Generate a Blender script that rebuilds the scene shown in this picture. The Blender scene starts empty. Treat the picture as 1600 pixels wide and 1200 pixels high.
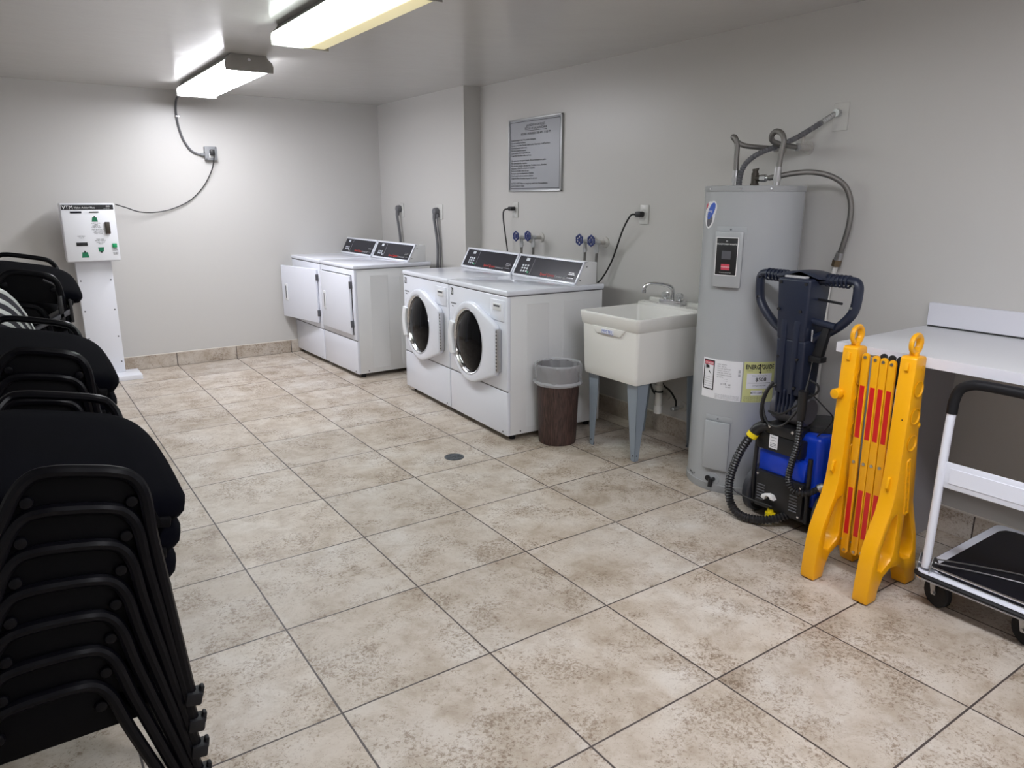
import bpy, bmesh, math, random
from math import sin, cos, pi, radians
from mathutils import Vector, Matrix
random.seed(7)
SC = bpy.context.scene
COL = SC.collection

# ------------------------------------------------------------------ camera
F, YAW, PITCH, ROLL = 1137.75, radians(34.556), radians(14.403), radians(.097)
CAM = Vector((-.61993, -.74663, 1.44739))
cd = bpy.data.cameras.new('camera'); cam = bpy.data.objects.new('camera', cd); COL.objects.link(cam)
fw = Vector((sin(YAW)*cos(PITCH), cos(YAW)*cos(PITCH), -sin(PITCH)))
r0 = Vector((cos(YAW), -sin(YAW), 0)); u0 = r0.cross(fw)
rr = cos(ROLL)*r0 + sin(ROLL)*u0; uu = -sin(ROLL)*r0 + cos(ROLL)*u0
M = Matrix((rr, uu, -fw)).transposed().to_4x4(); M.translation = CAM
cam.matrix_world = M
cd.sensor_fit = 'HORIZONTAL'; cd.sensor_width = 36; cd.lens = F/1600*36; cd.clip_start = .02; cd.clip_end = 60
SC.camera = cam

# ------------------------------------------------------------------ world, exposure
W = bpy.data.worlds.new('world'); SC.world = W; W.use_nodes = True
W.node_tree.nodes['Background'].inputs[0].default_value = (.9, .95, 1, 1)
W.node_tree.nodes['Background'].inputs[1].default_value = .05
SC.view_settings.view_transform = 'Standard'; SC.view_settings.look = 'None'
SC.view_settings.gamma = 1; SC.view_settings.use_curve_mapping = False
SC.view_settings.exposure = 1.77
LAMP = 8.5          # emission of the fluorescent diffusers

# ------------------------------------------------------------------ materials
def mat(name, col, rough=.5, metal=0, spec=.5, coat=0, emit=None, estr=0, trans=0, alpha=1, bump=None, noise=None, ior=1.5, sheen=0):
    m = bpy.data.materials.new(name); m.use_nodes = True
    nt = m.node_tree; b = nt.nodes['Principled BSDF']
    b.inputs['Base Color'].default_value = (*col, 1); b.inputs['Roughness'].default_value = rough
    b.inputs['Metallic'].default_value = metal; b.inputs['Specular IOR Level'].default_value = spec
    b.inputs['Coat Weight'].default_value = coat; b.inputs['Transmission Weight'].default_value = trans
    b.inputs['Alpha'].default_value = alpha; b.inputs['IOR'].default_value = ior
    b.inputs['Sheen Weight'].default_value = sheen
    if emit: b.inputs['Emission Color'].default_value = (*emit, 1); b.inputs['Emission Strength'].default_value = estr
    if noise or bump:
        tc = nt.nodes.new('ShaderNodeTexCoord')
    if noise:   # (scale, amount)
        n = nt.nodes.new('ShaderNodeTexNoise'); n.inputs['Scale'].default_value = noise[0]; n.inputs['Detail'].default_value = 5
        nt.links.new(tc.outputs['Object'], n.inputs['Vector'])
        mx = nt.nodes.new('ShaderNodeMix'); mx.data_type = 'RGBA'
        a = noise[1]
        mx.inputs[6].default_value = (*[c*(1-a) for c in col], 1); mx.inputs[7].default_value = (*[min(1, c*(1+a)) for c in col], 1)
        nt.links.new(n.outputs['Fac'], mx.inputs[0]); nt.links.new(mx.outputs[2], b.inputs['Base Color'])
    if bump:    # (scale, strength, distance)
        n2 = nt.nodes.new('ShaderNodeTexNoise'); n2.inputs['Scale'].default_value = bump[0]; n2.inputs['Detail'].default_value = 4
        nt.links.new(tc.outputs['Object'], n2.inputs['Vector'])
        bp = nt.nodes.new('ShaderNodeBump'); bp.inputs['Strength'].default_value = bump[1]; bp.inputs['Distance'].default_value = bump[2]
        nt.links.new(n2.outputs['Fac'], bp.inputs['Height']); nt.links.new(bp.outputs['Normal'], b.inputs['Normal'])
    return m

def tile_mat(name, plane='xy', ymul=1.0):
    m = bpy.data.materials.new(name); m.use_nodes = True; nt = m.node_tree; L = nt.links; N = nt.nodes
    b = N['Principled BSDF']; geo = N.new('ShaderNodeNewGeometry')
    sep = N.new('ShaderNodeSeparateXYZ'); L.new(geo.outputs['Position'], sep.inputs[0])
    def math_(op, a, bb=None):
        n = N.new('ShaderNodeMath'); n.operation = op
        for i, v in enumerate((a, bb)):
            if v is None: continue
            if isinstance(v, (int, float)): n.inputs[i].default_value = v
            else: L.new(v, n.inputs[i])
        return n.outputs[0]
    def grid(s):
        q = math_('DIVIDE', s, .508); fl = math_('FLOOR', q); fr = math_('FRACT', q)
        e = math_('MINIMUM', fr, math_('SUBTRACT', 1, fr)); return fl, e
    ax = {'xy': ('X', 'Y'), 'x': ('X',), 'y': ('Y',)}[plane]
    gs = [grid(sep.outputs[a]) for a in ax]
    e = gs[0][1]
    if len(gs) > 1: e = math_('MINIMUM', e, gs[1][1])
    # slightly irregular joint width
    nz = N.new('ShaderNodeTexNoise'); nz.inputs['Scale'].default_value = 9; L.new(geo.outputs['Position'], nz.inputs['Vector'])
    wid = math_('ADD', math_('MULTIPLY', nz.outputs['Fac'], .0040), .0040)
    joint = math_('LESS_THAN', e, wid)
    cmb = N.new('ShaderNodeCombineXYZ')
    for i, g in enumerate(gs): L.new(g[0], cmb.inputs[i])
    wn = N.new('ShaderNodeTexWhiteNoise'); wn.noise_dimensions = '3D'; L.new(cmb.outputs[0], wn.inputs['Vector'])
    # per tile offset of the stone pattern
    vm = N.new('ShaderNodeVectorMath'); vm.operation = 'MULTIPLY_ADD'; L.new(wn.outputs['Color'], vm.inputs[0])
    vm.inputs[1].default_value = (7, 7, 7); L.new(geo.outputs['Position'], vm.inputs[2])
    def noise(scale, det, dist=0, rough=.6):
        n = N.new('ShaderNodeTexNoise'); n.inputs['Scale'].default_value = scale; n.inputs['Detail'].default_value = det
        n.inputs['Distortion'].default_value = dist; n.inputs['Roughness'].default_value = rough
        L.new(vm.outputs[0], n.inputs['Vector']); return n.outputs['Fac']
    def ramp(f, p):
        r = N.new('ShaderNodeValToRGB'); L.new(f, r.inputs[0]); el = r.color_ramp.elements
        while len(el) < len(p): el.new(.5)
        for k, (pos, c) in enumerate(p): el[k].position = pos; el[k].color = (*c, 1)
        return r.outputs['Color']
    def mix(f, a, c, mode='MIX'):
        n = N.new('ShaderNodeMix'); n.data_type = 'RGBA'; n.blend_type = mode
        for k, v in ((0, f), (6, a), (7, c)):
            if isinstance(v, (int, float)): n.inputs[k].default_value = v
            elif isinstance(v, tuple): n.inputs[k].default_value = (*v, 1)
            else: L.new(v, n.inputs[k])
        return n.outputs[2]
    big = ramp(noise(3.0, 7, .3, .6), [(.30, (.395, .33, .262)), (.48, (.515, .455, .390)), (.68, (.59, .548, .500))])
    # soft clouds, then clusters of fine dark pitting where the cloud noise is low
    cloud = ramp(noise(9, 8, .4, .72), [(.36, (.62, .55, .47)), (.55, (1, 1, 1))])
    c = mix(.60, big, cloud, 'MULTIPLY')
    mask = ramp(noise(5, 5, .5, .6), [(.40, (1, 1, 1)), (.62, (0, 0, 0))])
    pit = noise(85, 8, .6, .8)
    pits = ramp(math_('ADD', pit, math_('MULTIPLY', mask, -.12)), [(.32, (.42, .34, .27)), (.40, (1, 1, 1))])
    c = mix(.8, c, pits, 'MULTIPLY')
    fleck = ramp(noise(120, 4, 0, .7), [(.34, (.55, .48, .42)), (.42, (1, 1, 1))])
    c = mix(.45, c, fleck, 'MULTIPLY')
    vein = noise(11, 9, 1.3, .78)
    vd = math_('ABSOLUTE', math_('SUBTRACT', vein, .47))
    vr = ramp(math_('ADD', vd, math_('MULTIPLY', math_('SUBTRACT', 1, mask), .03)), [(.0, (.50, .42, .34)), (.010, (1, 1, 1))])
    c = mix(.5, c, vr, 'MULTIPLY')
    per = N.new('ShaderNodeMapRange'); L.new(wn.outputs['Value'], per.inputs[0]); per.inputs[3].default_value = .93; per.inputs[4].default_value = 1.06
    hsv = N.new('ShaderNodeHueSaturation'); L.new(c, hsv.inputs['Color']); L.new(per.outputs[0], hsv.inputs['Value']); hsv.inputs['Saturation'].default_value = 1.02
    col = mix(joint, hsv.outputs[0], (.060, .046, .042))
    L.new(col, b.inputs['Base Color'])
    ro = N.new('ShaderNodeMapRange'); L.new(noise(9, 3), ro.inputs[0]); ro.inputs[3].default_value = .38; ro.inputs[4].default_value = .62
    L.new(ro.outputs[0], b.inputs['Roughness'])
    hgt = math_('SUBTRACT', math_('MULTIPLY', noise(40, 6, 1), .12), joint)
    bp = N.new('ShaderNodeBump'); bp.inputs['Strength'].default_value = .5; bp.inputs['Distance'].default_value = .0012
    L.new(hgt, bp.inputs['Height']); L.new(bp.outputs[0], b.inputs['Normal'])
    return m

def pebble(name, col, rough, scale, strength, dist, spec=.5, metal=0, coat=0):
    return mat(name, col, rough, metal, spec, coat, bump=(scale, strength, dist))

MT = dict(
 wall=pebble('wall_paint', (.565, .552, .532), .34, 9, .12, .006, .5),
 ceil=pebble('ceiling_paint', (.55, .535, .515), .22, 4, .22, .012, .6),
 floor=tile_mat('stone_floor_tile', 'xy'),
 tilex=tile_mat('stone_skirting_tile_back', 'x'),
 tiley=tile_mat('stone_skirting_tile_side', 'y'),
 bead=mat('caulk', (.6, .56, .5), .5),
 enamel=mat('white_enamel', (.77, .79, .87), .16, spec=.5, coat=.3),
 enamel_side=mat('white_enamel_side', (.76, .765, .78), .24),
 whiteplas=mat('white_plastic', (.80, .81, .84), .35),
 whitepaint=mat('white_painted_steel', (.78, .79, .84), .28),
 gap_shade=mat('dark_gap_shade', (.03, .03, .03), .7),  # near-black colour standing in for the shade inside gaps
 rubber=mat('black_rubber', (.006, .006, .008), .55, spec=.3),
 consolep=mat('console_overlay', (.016, .016, .024), .25, spec=.22),
 glassdark=mat('dark_door_glass', (.002, .002, .003), .07, spec=.12),
 drum=mat('steel_drum', (.25, .25, .27), .25, 1),
 chrome=mat('chrome', (.72, .72, .74), .12, 1),
 steel=mat('brushed_steel', (.52, .52, .53), .32, 1),
 galv=mat('galvanised_steel', (.55, .56, .57), .42, .9, noise=(30, .15)),
 braid=mat('braided_hose', (.24, .23, .22), .4, .8, bump=(900, .8, .001)),
 red=mat('red_print', (.62, .03, .02), .5), grey=mat('grey_print', (.45, .45, .47), .5),
 white=mat('white_print', (.85, .85, .85), .5), black=mat('black_print', (.012, .012, .014), .5),
 green=mat('green_print', (.005, .16, .07), .5), greenlit=mat('green_button', (.01, .35, .13), .4),
 lcd=mat('small_display', (.6, .63, .68), .3),
 cord=mat('black_cord', (.012, .012, .013), .45), gcord=mat('grey_cord', (.13, .13, .14), .5),
 plate=mat('switch_plate', (.62, .615, .59), .3),
 blueh=mat('blue_valve_handle', (.02, .035, .16), .35), pipe=mat('painted_pipe', (.50, .48, .45), .45, noise=(60, .2)),
 brass=mat('aged_brass', (.20, .15, .09), .4, .7), bronze=mat('dark_bronze', (.07, .06, .05), .45, .6),
 sink=mat('moulded_white_tub', (.80, .79, .76), .32), sinkleg=mat('blue_grey_steel_leg', (.30, .35, .41), .42, .2),
 pvc=mat('white_pvc', (.70, .69, .66), .4), clear=mat('clear_knob', (.85, .87, .88), .06, trans=.85, ior=1.45),
 tank=mat('grey_tank_enamel', (.40, .415, .43), .22, spec=.5), tanktrim=mat('grey_tank_trim', (.36, .37, .38), .35),
 paper=mat('white_sticker', (.80, .80, .83), .45), yel=mat('yellow_sticker', (.66, .67, .30), .5), pink=mat('red_sticker_band', (.55, .06, .10), .5),
 bluep=mat('blue_print', (.02, .09, .50), .4),
 navy=mat('dark_navy_plastic', (.011, .016, .036), .42, bump=(500, .15, .0005)), blue=mat('blue_plastic', (.004, .045, .52), .28),
 blackp=mat('black_plastic', (.012, .012, .014), .38), yring=mat('yellow_ring', (.80, .62, .01), .4),
 yellow=mat('yellow_plastic', (.84, .39, .002), .33), yellow2=mat('yellow_slat_plastic', (.80, .37, .003), .36), redref=mat('red_reflector', (.58, .012, .012), .3),
 lam=mat('white_laminate', (.66, .665, .69), .33), lamedge=mat('white_laminate_edge', (.70, .70, .76), .35), lamgrey=mat('grey_laminate_panel', (.30, .29, .31), .35),
 cartw=mat('cart_white_paint', (.72, .74, .82), .28), deckrub=mat('black_deck_mat', (.006, .006, .010), .38, spec=.35),
 fabric=mat('black_fabric', (.0016, .0017, .0036), .95, spec=.04, sheen=.006, bump=(700, .5, .001), noise=(9, .4)),
 tyre=mat('grey_tyre', (.035, .037, .045), .5), tube=mat('black_steel_tube', (.002, .002, .0035), .36, spec=.16), pan=mat('black_seat_pan', (.0012, .0012, .002), .6, spec=.1),
 greyp=mat('grey_plastic', (.10, .10, .115), .4),
 wplastic=mat('white_chair_plastic', (.66, .68, .66), .3),
 wood=None, liner=mat('clear_bin_liner', (.85, .87, .93), .2, alpha=.30), drain=mat('dark_drain_metal', (.10, .11, .12), .45, .6),
 signm=mat('silver_sign_plate', (.40, .41, .44), .5, .15), signf=mat('silver_sign_frame', (.48, .49, .50), .38, .6),
 fixture=mat('fixture_paint', (.36, .35, .33), .45), boxgrey=mat('grey_box', (.22, .225, .235), .5),
)
# walnut-look bin
m = mat('brown_woodgrain_plastic', (.06, .035, .03), .5); nt = m.node_tree
tc = nt.nodes.new('ShaderNodeTexCoord'); mp = nt.nodes.new('ShaderNodeMapping'); mp.inputs['Scale'].default_value = (60, 60, 4)
nz = nt.nodes.new('ShaderNodeTexNoise'); nz.inputs['Scale'].default_value = 3; nz.inputs['Detail'].default_value = 8; nz.inputs['Distortion'].default_value = .8
cr = nt.nodes.new('ShaderNodeValToRGB'); cr.color_ramp.elements[0].position = .35; cr.color_ramp.elements[0].color = (.020, .011, .010, 1)
cr.color_ramp.elements[1].position = .72; cr.color_ramp.elements[1].color = (.115, .062, .052, 1)
nt.links.new(tc.outputs['Object'], mp.inputs[0]); nt.links.new(mp.outputs[0], nz.inputs['Vector']); nt.links.new(nz.outputs['Fac'], cr.inputs[0])
nt.links.new(cr.outputs[0], nt.nodes['Principled BSDF'].inputs['Base Color']); MT['wood'] = m

def diffuser_mat(name, c1, c2, s1, s2, ax, span):
    """prismatic diffuser glowing with the tubes behind it: s1/s2 strength across its width (object x)"""
    m = bpy.data.materials.new(name); m.use_nodes = True; nt = m.node_tree; N = nt.nodes; L = nt.links
    b = N['Principled BSDF']; b.inputs['Base Color'].default_value = (.8, .8, .78, 1); b.inputs['Roughness'].default_value = .3
    tc = N.new('ShaderNodeTexCoord'); sp = N.new('ShaderNodeSeparateXYZ'); L.new(tc.outputs['Object'], sp.inputs[0])
    mr = N.new('ShaderNodeMapRange'); L.new(sp.outputs[ax], mr.inputs[0]); mr.inputs[1].default_value = span[0]; mr.inputs[2].default_value = span[1]
    cr = N.new('ShaderNodeValToRGB'); L.new(mr.outputs[0], cr.inputs[0]); el = cr.color_ramp.elements
    pts = [(0, c1, s1*.22), (.10, c1, s1*.85), (.28, c1, s1), (.44, c1, s1*.75), (.55, tuple((a+q)/2 for a, q in zip(c1, c2)), (s1*.10+s2*.9)), (.66, c2, s2), (.90, c2, s2*(.85 if s2 < s1 else 1)), (1, c2, s2*(.8 if s2 < s1 else .22))]
    if s1 == s2: pts[3] = (.5, c1, s1*.8); pts[4] = (.55, c1, s1*.85); pts[5] = (.7, c1, s1)
    while len(el) < len(pts): el.new(.5)
    mxs = max(s1, s2)
    for k, (p, c, s) in enumerate(pts): el[k].position = p; el[k].color = (*[v*s/mxs for v in c], 1)
    L.new(cr.outputs[0], b.inputs['Emission Color']); b.inputs['Emission Strength'].default_value = mxs*LAMP
    return m

# ------------------------------------------------------------------ mesh helper
class B:
    def __init__(s): s.bm = bmesh.new()
    def _add(s, t, bev=0, seg=2, ang=30):
        if bev > 0:
            es = [e for e in t.edges if len(e.link_faces) == 2 and e.calc_face_angle(0) > radians(ang)]
            if es: bmesh.ops.bevel(t, geom=es, offset=bev, segments=seg, affect='EDGES', clamp_overlap=True, profile=.5)
        me = bpy.data.meshes.new('t'); t.to_mesh(me); t.free(); s.bm.from_mesh(me); bpy.data.meshes.remove(me); return s
    def box(s, x0, x1, y0, y1, z0, z1, bev=0, seg=2, mtx=None):
        t = bmesh.new(); bmesh.ops.create_cube(t, size=1)
        for v in t.verts: v.co = Vector(((x0+x1)/2+v.co.x*(x1-x0), (y0+y1)/2+v.co.y*(y1-y0), (z0+z1)/2+v.co.z*(z1-z0)))
        if mtx: bmesh.ops.transform(t, matrix=mtx, verts=t.verts)
        return s._add(t, bev, seg)
    def hexa(s, bot, top, bev=0, seg=2):      # two matching 4-point loops
        t = bmesh.new(); a = [t.verts.new(p) for p in bot]; b = [t.verts.new(p) for p in top]; n = len(a)
        t.faces.new(a[::-1]); t.faces.new(b)
        for i in range(n): t.faces.new((a[i], a[(i+1) % n], b[(i+1) % n], b[i]))
        bmesh.ops.recalc_face_normals(t, faces=t.faces); return s._add(t, bev, seg)
    def prism(s, pts, axis, a0, a1, bev=0, seg=2, holes=()):
        # polygon (2D in the remaining axes order) extruded along axis
        def P(p, a): return {'x': (a, p[0], p[1]), 'y': (p[0], a, p[1]), 'z': (p[0], p[1], a)}[axis]
        t = bmesh.new()
        if not holes:
            a = [t.verts.new(P(p, a0)) for p in pts]; b = [t.verts.new(P(p, a1)) for p in pts]; n = len(a)
            t.faces.new(a[::-1]); t.faces.new(b)
            for i in range(n): t.faces.new((a[i], a[(i+1) % n], b[(i+1) % n], b[i]))
        else:
            es = []
            for loop in [pts]+list(holes):
                vs = [t.verts.new(P(p, a0)) for p in loop]
                es += [t.edges.new((vs[i], vs[(i+1) % len(vs)])) for i in range(len(vs))]
            bmesh.ops.triangle_fill(t, use_beauty=True, edges=es)
            r = bmesh.ops.extrude_face_region(t, geom=t.faces[:])
            d = Vector(P((0, 0), a1-a0))
            for v in [g for g in r['geom'] if isinstance(g, bmesh.types.BMVert)]: v.co += d
        bmesh.ops.recalc_face_normals(t, faces=t.faces); return s._add(t, bev, seg, 40)
    def cyl(s, p0, p1, r0, r1=None, n=24, bev=0):
        r1 = r0 if r1 is None else r1
        p0 = Vector(p0); p1 = Vector(p1); d = p1-p0; t = bmesh.new()
        bmesh.ops.create_cone(t, cap_ends=True, segments=n, radius1=r0, radius2=r1, depth=d.length)
        q = d.to_track_quat('Z', 'Y'); bmesh.ops.transform(t, matrix=Matrix.Translation((p0+p1)/2) @ q.to_matrix().to_4x4(), verts=t.verts)
        return s._add(t, bev, 2, 50)
    def sph(s, c, r, n=16, sc=(1, 1, 1)):
        t = bmesh.new(); bmesh.ops.create_uvsphere(t, u_segments=n, v_segments=n//2+2, radius=r)
        for v in t.verts: v.co = Vector((c[0]+v.co.x*sc[0], c[1]+v.co.y*sc[1], c[2]+v.co.z*sc[2]))
        return s._add(t)
    def lathe(s, prof, c=(0, 0, 0), axis='z', n=40, sc=(1, 1), wob=None):
        t = bmesh.new(); rings = []
        for (r, h) in prof:
            ring = []
            for k in range(n):
                a = 2*pi*k/n; rad = max(r, 1e-4)
                if wob: rad = rad*(1+wob(a, h))
                p, q = rad*cos(a)*sc[0], rad*sin(a)*sc[1]
                co = {'z': (p, q, h), 'x': (h, p, q), 'y': (p, h, q)}[axis]
                ring.append(t.verts.new((co[0]+c[0], co[1]+c[1], co[2]+c[2])))
            rings.append(ring)
        for a, b in zip(rings, rings[1:]):
            for k in range(n): t.faces.new((a[k], a[(k+1) % n], b[(k+1) % n], b[k]))
        if prof[0][0] > 1e-3: pass
        bmesh.ops.remove_doubles(t, verts=t.verts, dist=1e-6)
        bmesh.ops.recalc_face_normals(t, faces=t.faces); return s._add(t)
    def tube(s, pts, r, n=10, smooth=True, sub=8, ripple=None, closed=False, flat=None):
        P = [Vector(p) for p in pts]
        if smooth and len(P) > 2:
            out = []
            m = len(P)
            for i in range(m if closed else m-1):
                a = P[(i-1) % m] if (closed or i > 0) else P[0]*2-P[1]; b = P[i]; c = P[(i+1) % m]
                d = P[(i+2) % m] if (closed or i+2 < m) else P[-1]*2-P[-2]
                for k in range(sub):
                    q = k/sub
                    out.append(.5*((2*b)+(c-a)*q+(2*a-5*b+4*c-d)*q*q+(3*b-a-3*c+d)*q**3))
            if not closed: out.append(P[-1])
            P = out
        if ripple:      # resample evenly, alternate radius
            step = ripple[1]/2; Q = [P[0]]; acc = 0
            for a, b in zip(P, P[1:]):
                L = (b-a).length; pos = step-acc
                while pos < L: Q.append(a.lerp(b, pos/L)); pos += step
                acc = (acc+L) % step
            P = Q
        t = bmesh.new(); rings = []; m = len(P); nrm = None
        for i, p in enumerate(P):
            if closed: d = P[(i+1) % m]-P[i-1]
            else: d = P[min(i+1, m-1)]-P[max(i-1, 0)]
            d.normalize()
            if nrm is None:
                nrm = d.orthogonal().normalized()
                if flat: nrm = (Vector(flat)-d*d.dot(Vector(flat))).normalized()
            else: nrm = (nrm-d*nrm.dot(d)).normalized()
            bi = d.cross(nrm); R = r(i/(m-1)) if callable(r) else r
            if ripple: R = R*(1 if i % 2 else 1-ripple[0])
            rx, ry = (R if not isinstance(R, tuple) else R[0]), (R if not isinstance(R, tuple) else R[1])
            rings.append([t.verts.new(p+nrm*cos(2*pi*k/n)*rx+bi*sin(2*pi*k/n)*ry) for k in range(n)])
        for i in range(m if closed else m-1):
            a, b = rings[i], rings[(i+1) % m]
            for k in range(n): t.faces.new((a[k], a[(k+1) % n], b[(k+1) % n], b[k]))
        if not closed: t.faces.new(rings[0][::-1]); t.faces.new(rings[-1])
        bmesh.ops.recalc_face_normals(t, faces=t.faces); return s._add(t)
    def grid(s, f, nu, nv):           # surface patch f(u,v)
        t = bmesh.new(); V = [[t.verts.new(f(i/nu, j/nv)) for j in range(nv+1)] for i in range(nu+1)]
        for i in range(nu):
            for j in range(nv): t.faces.new((V[i][j], V[i+1][j], V[i+1][j+1], V[i][j+1]))
        bmesh.ops.recalc_face_normals(t, faces=t.faces); return s._add(t)
    def text(s, body, size, o, ux, uy, align='LEFT', depth=.0004, sx=1.0, bold=0):
        """lettering: o origin, ux reading direction, uy up direction"""
        c = bpy.data.curves.new('t', 'FONT'); c.body = body; c.size = size; c.align_x = align; c.extrude = depth; c.resolution_u = 2; c.offset = bold
        ob = bpy.data.objects.new('t', c); COL.objects.link(ob)
        bpy.context.view_layer.update()
        me = bpy.data.meshes.new_from_object(ob.evaluated_get(bpy.context.evaluated_depsgraph_get()))
        t = bmesh.new(); t.from_mesh(me)
        ux = Vector(ux).normalized(); uy = Vector(uy).normalized(); uz = ux.cross(uy)
        mt = Matrix((ux*sx, uy, uz)).transposed().to_4x4(); mt.translation = Vector(o)
        bmesh.ops.transform(t, matrix=mt, verts=t.verts)
        bpy.data.objects.remove(ob); bpy.data.curves.remove(c); bpy.data.meshes.remove(me)
        return s._add(t)
    def rot(s, m4):
        bmesh.ops.transform(s.bm, matrix=m4, verts=s.bm.verts); return s

def obj(name, b, m, parent=None, world=False, angle=35, label=None, mods=None):
    me = bpy.data.meshes.new(name); bm = b.bm
    if world and parent is not None:
        bmesh.ops.transform(bm, matrix=parent.matrix_basis.inverted(), verts=bm.verts)
    bm.to_mesh(me); bm.free()
    for m_ in (m if isinstance(m, (list, tuple)) else [m]): me.materials.append(m_)
    me.polygons.foreach_set('use_smooth', [True]*len(me.polygons))
    me.set_sharp_from_angle(angle=radians(angle))
    o = bpy.data.objects.new(name, me); COL.objects.link(o)
    if parent is not None: o.parent = parent
    if label: o['label'] = label
    return o
def thing(name, label, cat, loc=(0, 0, 0), rotz=0, group=None):
    o = bpy.data.objects.new(name, None); COL.objects.link(o); o.empty_display_size = .1
    o.location = loc; o.rotation_euler = (0, 0, rotz)
    o['label'] = label; o['category'] = cat
    if group: o['group'] = group
    bpy.context.view_layer.update()
    return o
def tag(o, label, cat, group=None):
    o['label'] = label; o['category'] = cat
    if group: o['group'] = group
    return o
def base_mesh(o, loc):          # put the origin of a single mesh thing at its base
    o.data.transform(Matrix.Translation(-Vector(loc))); o.location = loc; return o
def struct(name, b, m, parent=None):
    o = obj(name, b, m, parent); o['kind'] = 'structure'; return o
def dup(root, loc, label=None, group=None, rotz=None):
    r = root.copy(); COL.objects.link(r); r.location = loc
    if rotz is not None: r.rotation_euler = (0, 0, rotz)
    if label: r['label'] = label
    if group: r['group'] = group
    for ch in list(root.children):
        c = ch.copy(); COL.objects.link(c); c.parent = r
        for g in list(ch.children):
            d = g.copy(); COL.objects.link(d); d.parent = c
    return r
def arc(cx, cy, r, a0, a1, n):      # 2D arc points, degrees
    return [(cx+r*cos(radians(a0+(a1-a0)*k/n)), cy+r*sin(radians(a0+(a1-a0)*k/n))) for k in range(n+1)]
def rrect(x0, x1, y0, y1, r, n=5):
    return arc(x1-r, y1-r, r, 0, 90, n)+arc(x0+r, y1-r, r, 90, 180, n)+arc(x0+r, y0+r, r, 180, 270, n)+arc(x1-r, y0+r, r, 270, 360, n)

# ------------------------------------------------------------------ room shell
H = 2.294; XR = 2.68; YB = 6.11; XL = 2.527; YP = 4.50; XW = -1.3; YF = -3.2
struct('floor', B().box(XW-.1, XR+.1, YF-.1, YB+.1, -.1, 0), MT['floor'])
struct('ceiling', B().box(XW-.1, XR+.1, YF-.1, YB+.1, H, H+.1), MT['ceil'])
struct('wall_back', B().box(XW-.1, XL, YB, YB+.1, 0, H), MT['wall'])
struct('wall_right', B().box(XR, XR+.1, YF, YP, 0, H), MT['wall'])
struct('wall_right_projection', B().box(XL, XR+.1, YP, YB+.1, 0, H), MT['wall'])
struct('wall_left', B().box(XW-.1, XW, YF, YB, 0, H), MT['wall'])
struct('wall_front', B().box(XW-.1, XR+.1, YF-.1, YF, 0, H), MT['wall'])
struct('baseboard_back', B().box(XW, XL-.0005, YB-.012, YB, 0, .115, .0015, 1), MT['tilex'])
struct('baseboard_right', B().box(XR-.012, XR, YF+.02, YP-.012, 0, .115, .0015, 1), MT['tiley'])
struct('baseboard_projection', B().box(XL-.012, XL, YP-.012, YB-.012, 0, .115, .0015, 1).box(XL-.012, XR, YP-.012, YP, 0, .115, .0015, 1), MT['tiley'])
struct('baseboard_left', B().box(XW, XW+.012, YF+.02, YB-.012, 0, .115, .0015, 1), MT['tiley'])
struct('trim_1', B().cyl((XW, YB-.006, .1165), (XL-.012, YB-.006, .1165), .005, n=8), MT['bead'])
struct('trim_2', B().cyl((XR-.006, YF+.02, .1165), (XR-.006, YP-.012, .1165), .005, n=8), MT['bead'])

# ------------------------------------------------------------------ ceiling lights
def ceiling_light(x0, x1, y0, y1, label, m):
    t = thing('fluorescent_light', label, 'ceiling light', ((x0+x1)/2, (y0+y1)/2, H), 0, 'ceiling fluorescent fixtures')
    w = (x1-x0)/2; l = (y1-y0)/2
    # steel tray against the ceiling
    obj('housing', B().prism([(-w*.72, -.001), (-w*.74, -.022), (-w*.97, -.036), (-w*.97, -.04), (w*.97, -.04), (w*.97, -.036), (w*.74, -.022), (w*.72, -.001)], 'y', -l+.006, l-.006), MT['fixture'], t)
    # wrap-around prismatic diffuser
    pr = [(-w*.97, -.041), (-w, -.060), (-w*.97, -.078), (-w*.82, -.092), (w*.82, -.092), (w*.97, -.078), (w, -.060), (w*.97, -.041)]
    obj('diffuser', B().prism(pr, 'y', -l+.008, l-.008, .003), m, t)
    for sgn in (-1, 1):
        y0_, y1_ = (l-.006, l) if sgn > 0 else (-l, -l+.006)
        e = obj('end_cap', B().prism([(-w*.74, -.001), (-w*.80, -.016), (-w*.98, -.040), (-w*1.02, -.062), (-w*1.0, -.098), (w*1.0, -.098), (w*1.02, -.062), (w*.98, -.040), (w*.80, -.016), (w*.74, -.001)], 'y', y0_, y1_, .001), MT['fixture'], t)
        obj('bolt', B().cyl((.0, sgn*l, -.03), (.0, sgn*(l+.004), -.03), .009), MT['whitepaint'], e)
    return t
cool = (.93, .94, 1.0)
dm1 = diffuser_mat('diffuser_both_tubes', cool, cool, 1.35, 1.35, 0, (-.15, .15))
dm2 = diffuser_mat('diffuser_one_tube', (.90, 1.0, .97), (.85, .72, .30), 1.25, .022, 0, (-.15, .15))
ceiling_light(.645, .935, 4.165, 5.64, 'wrap-around ceiling light near the back wall with a grey conduit leaving its far end', dm1)
ceiling_light(.65, .955, 2.03, 3.27, 'wrap-around ceiling light cut by the top edge, yellowed along its right side', dm2)
L3 = ceiling_light(.65, .955, -.55, .70, 'wrap-around ceiling light over the front of the room, above the view', dm1)
L4 = ceiling_light(.65, .955, -2.6, -1.4, 'wrap-around ceiling light behind the viewpoint', dm1)

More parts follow.
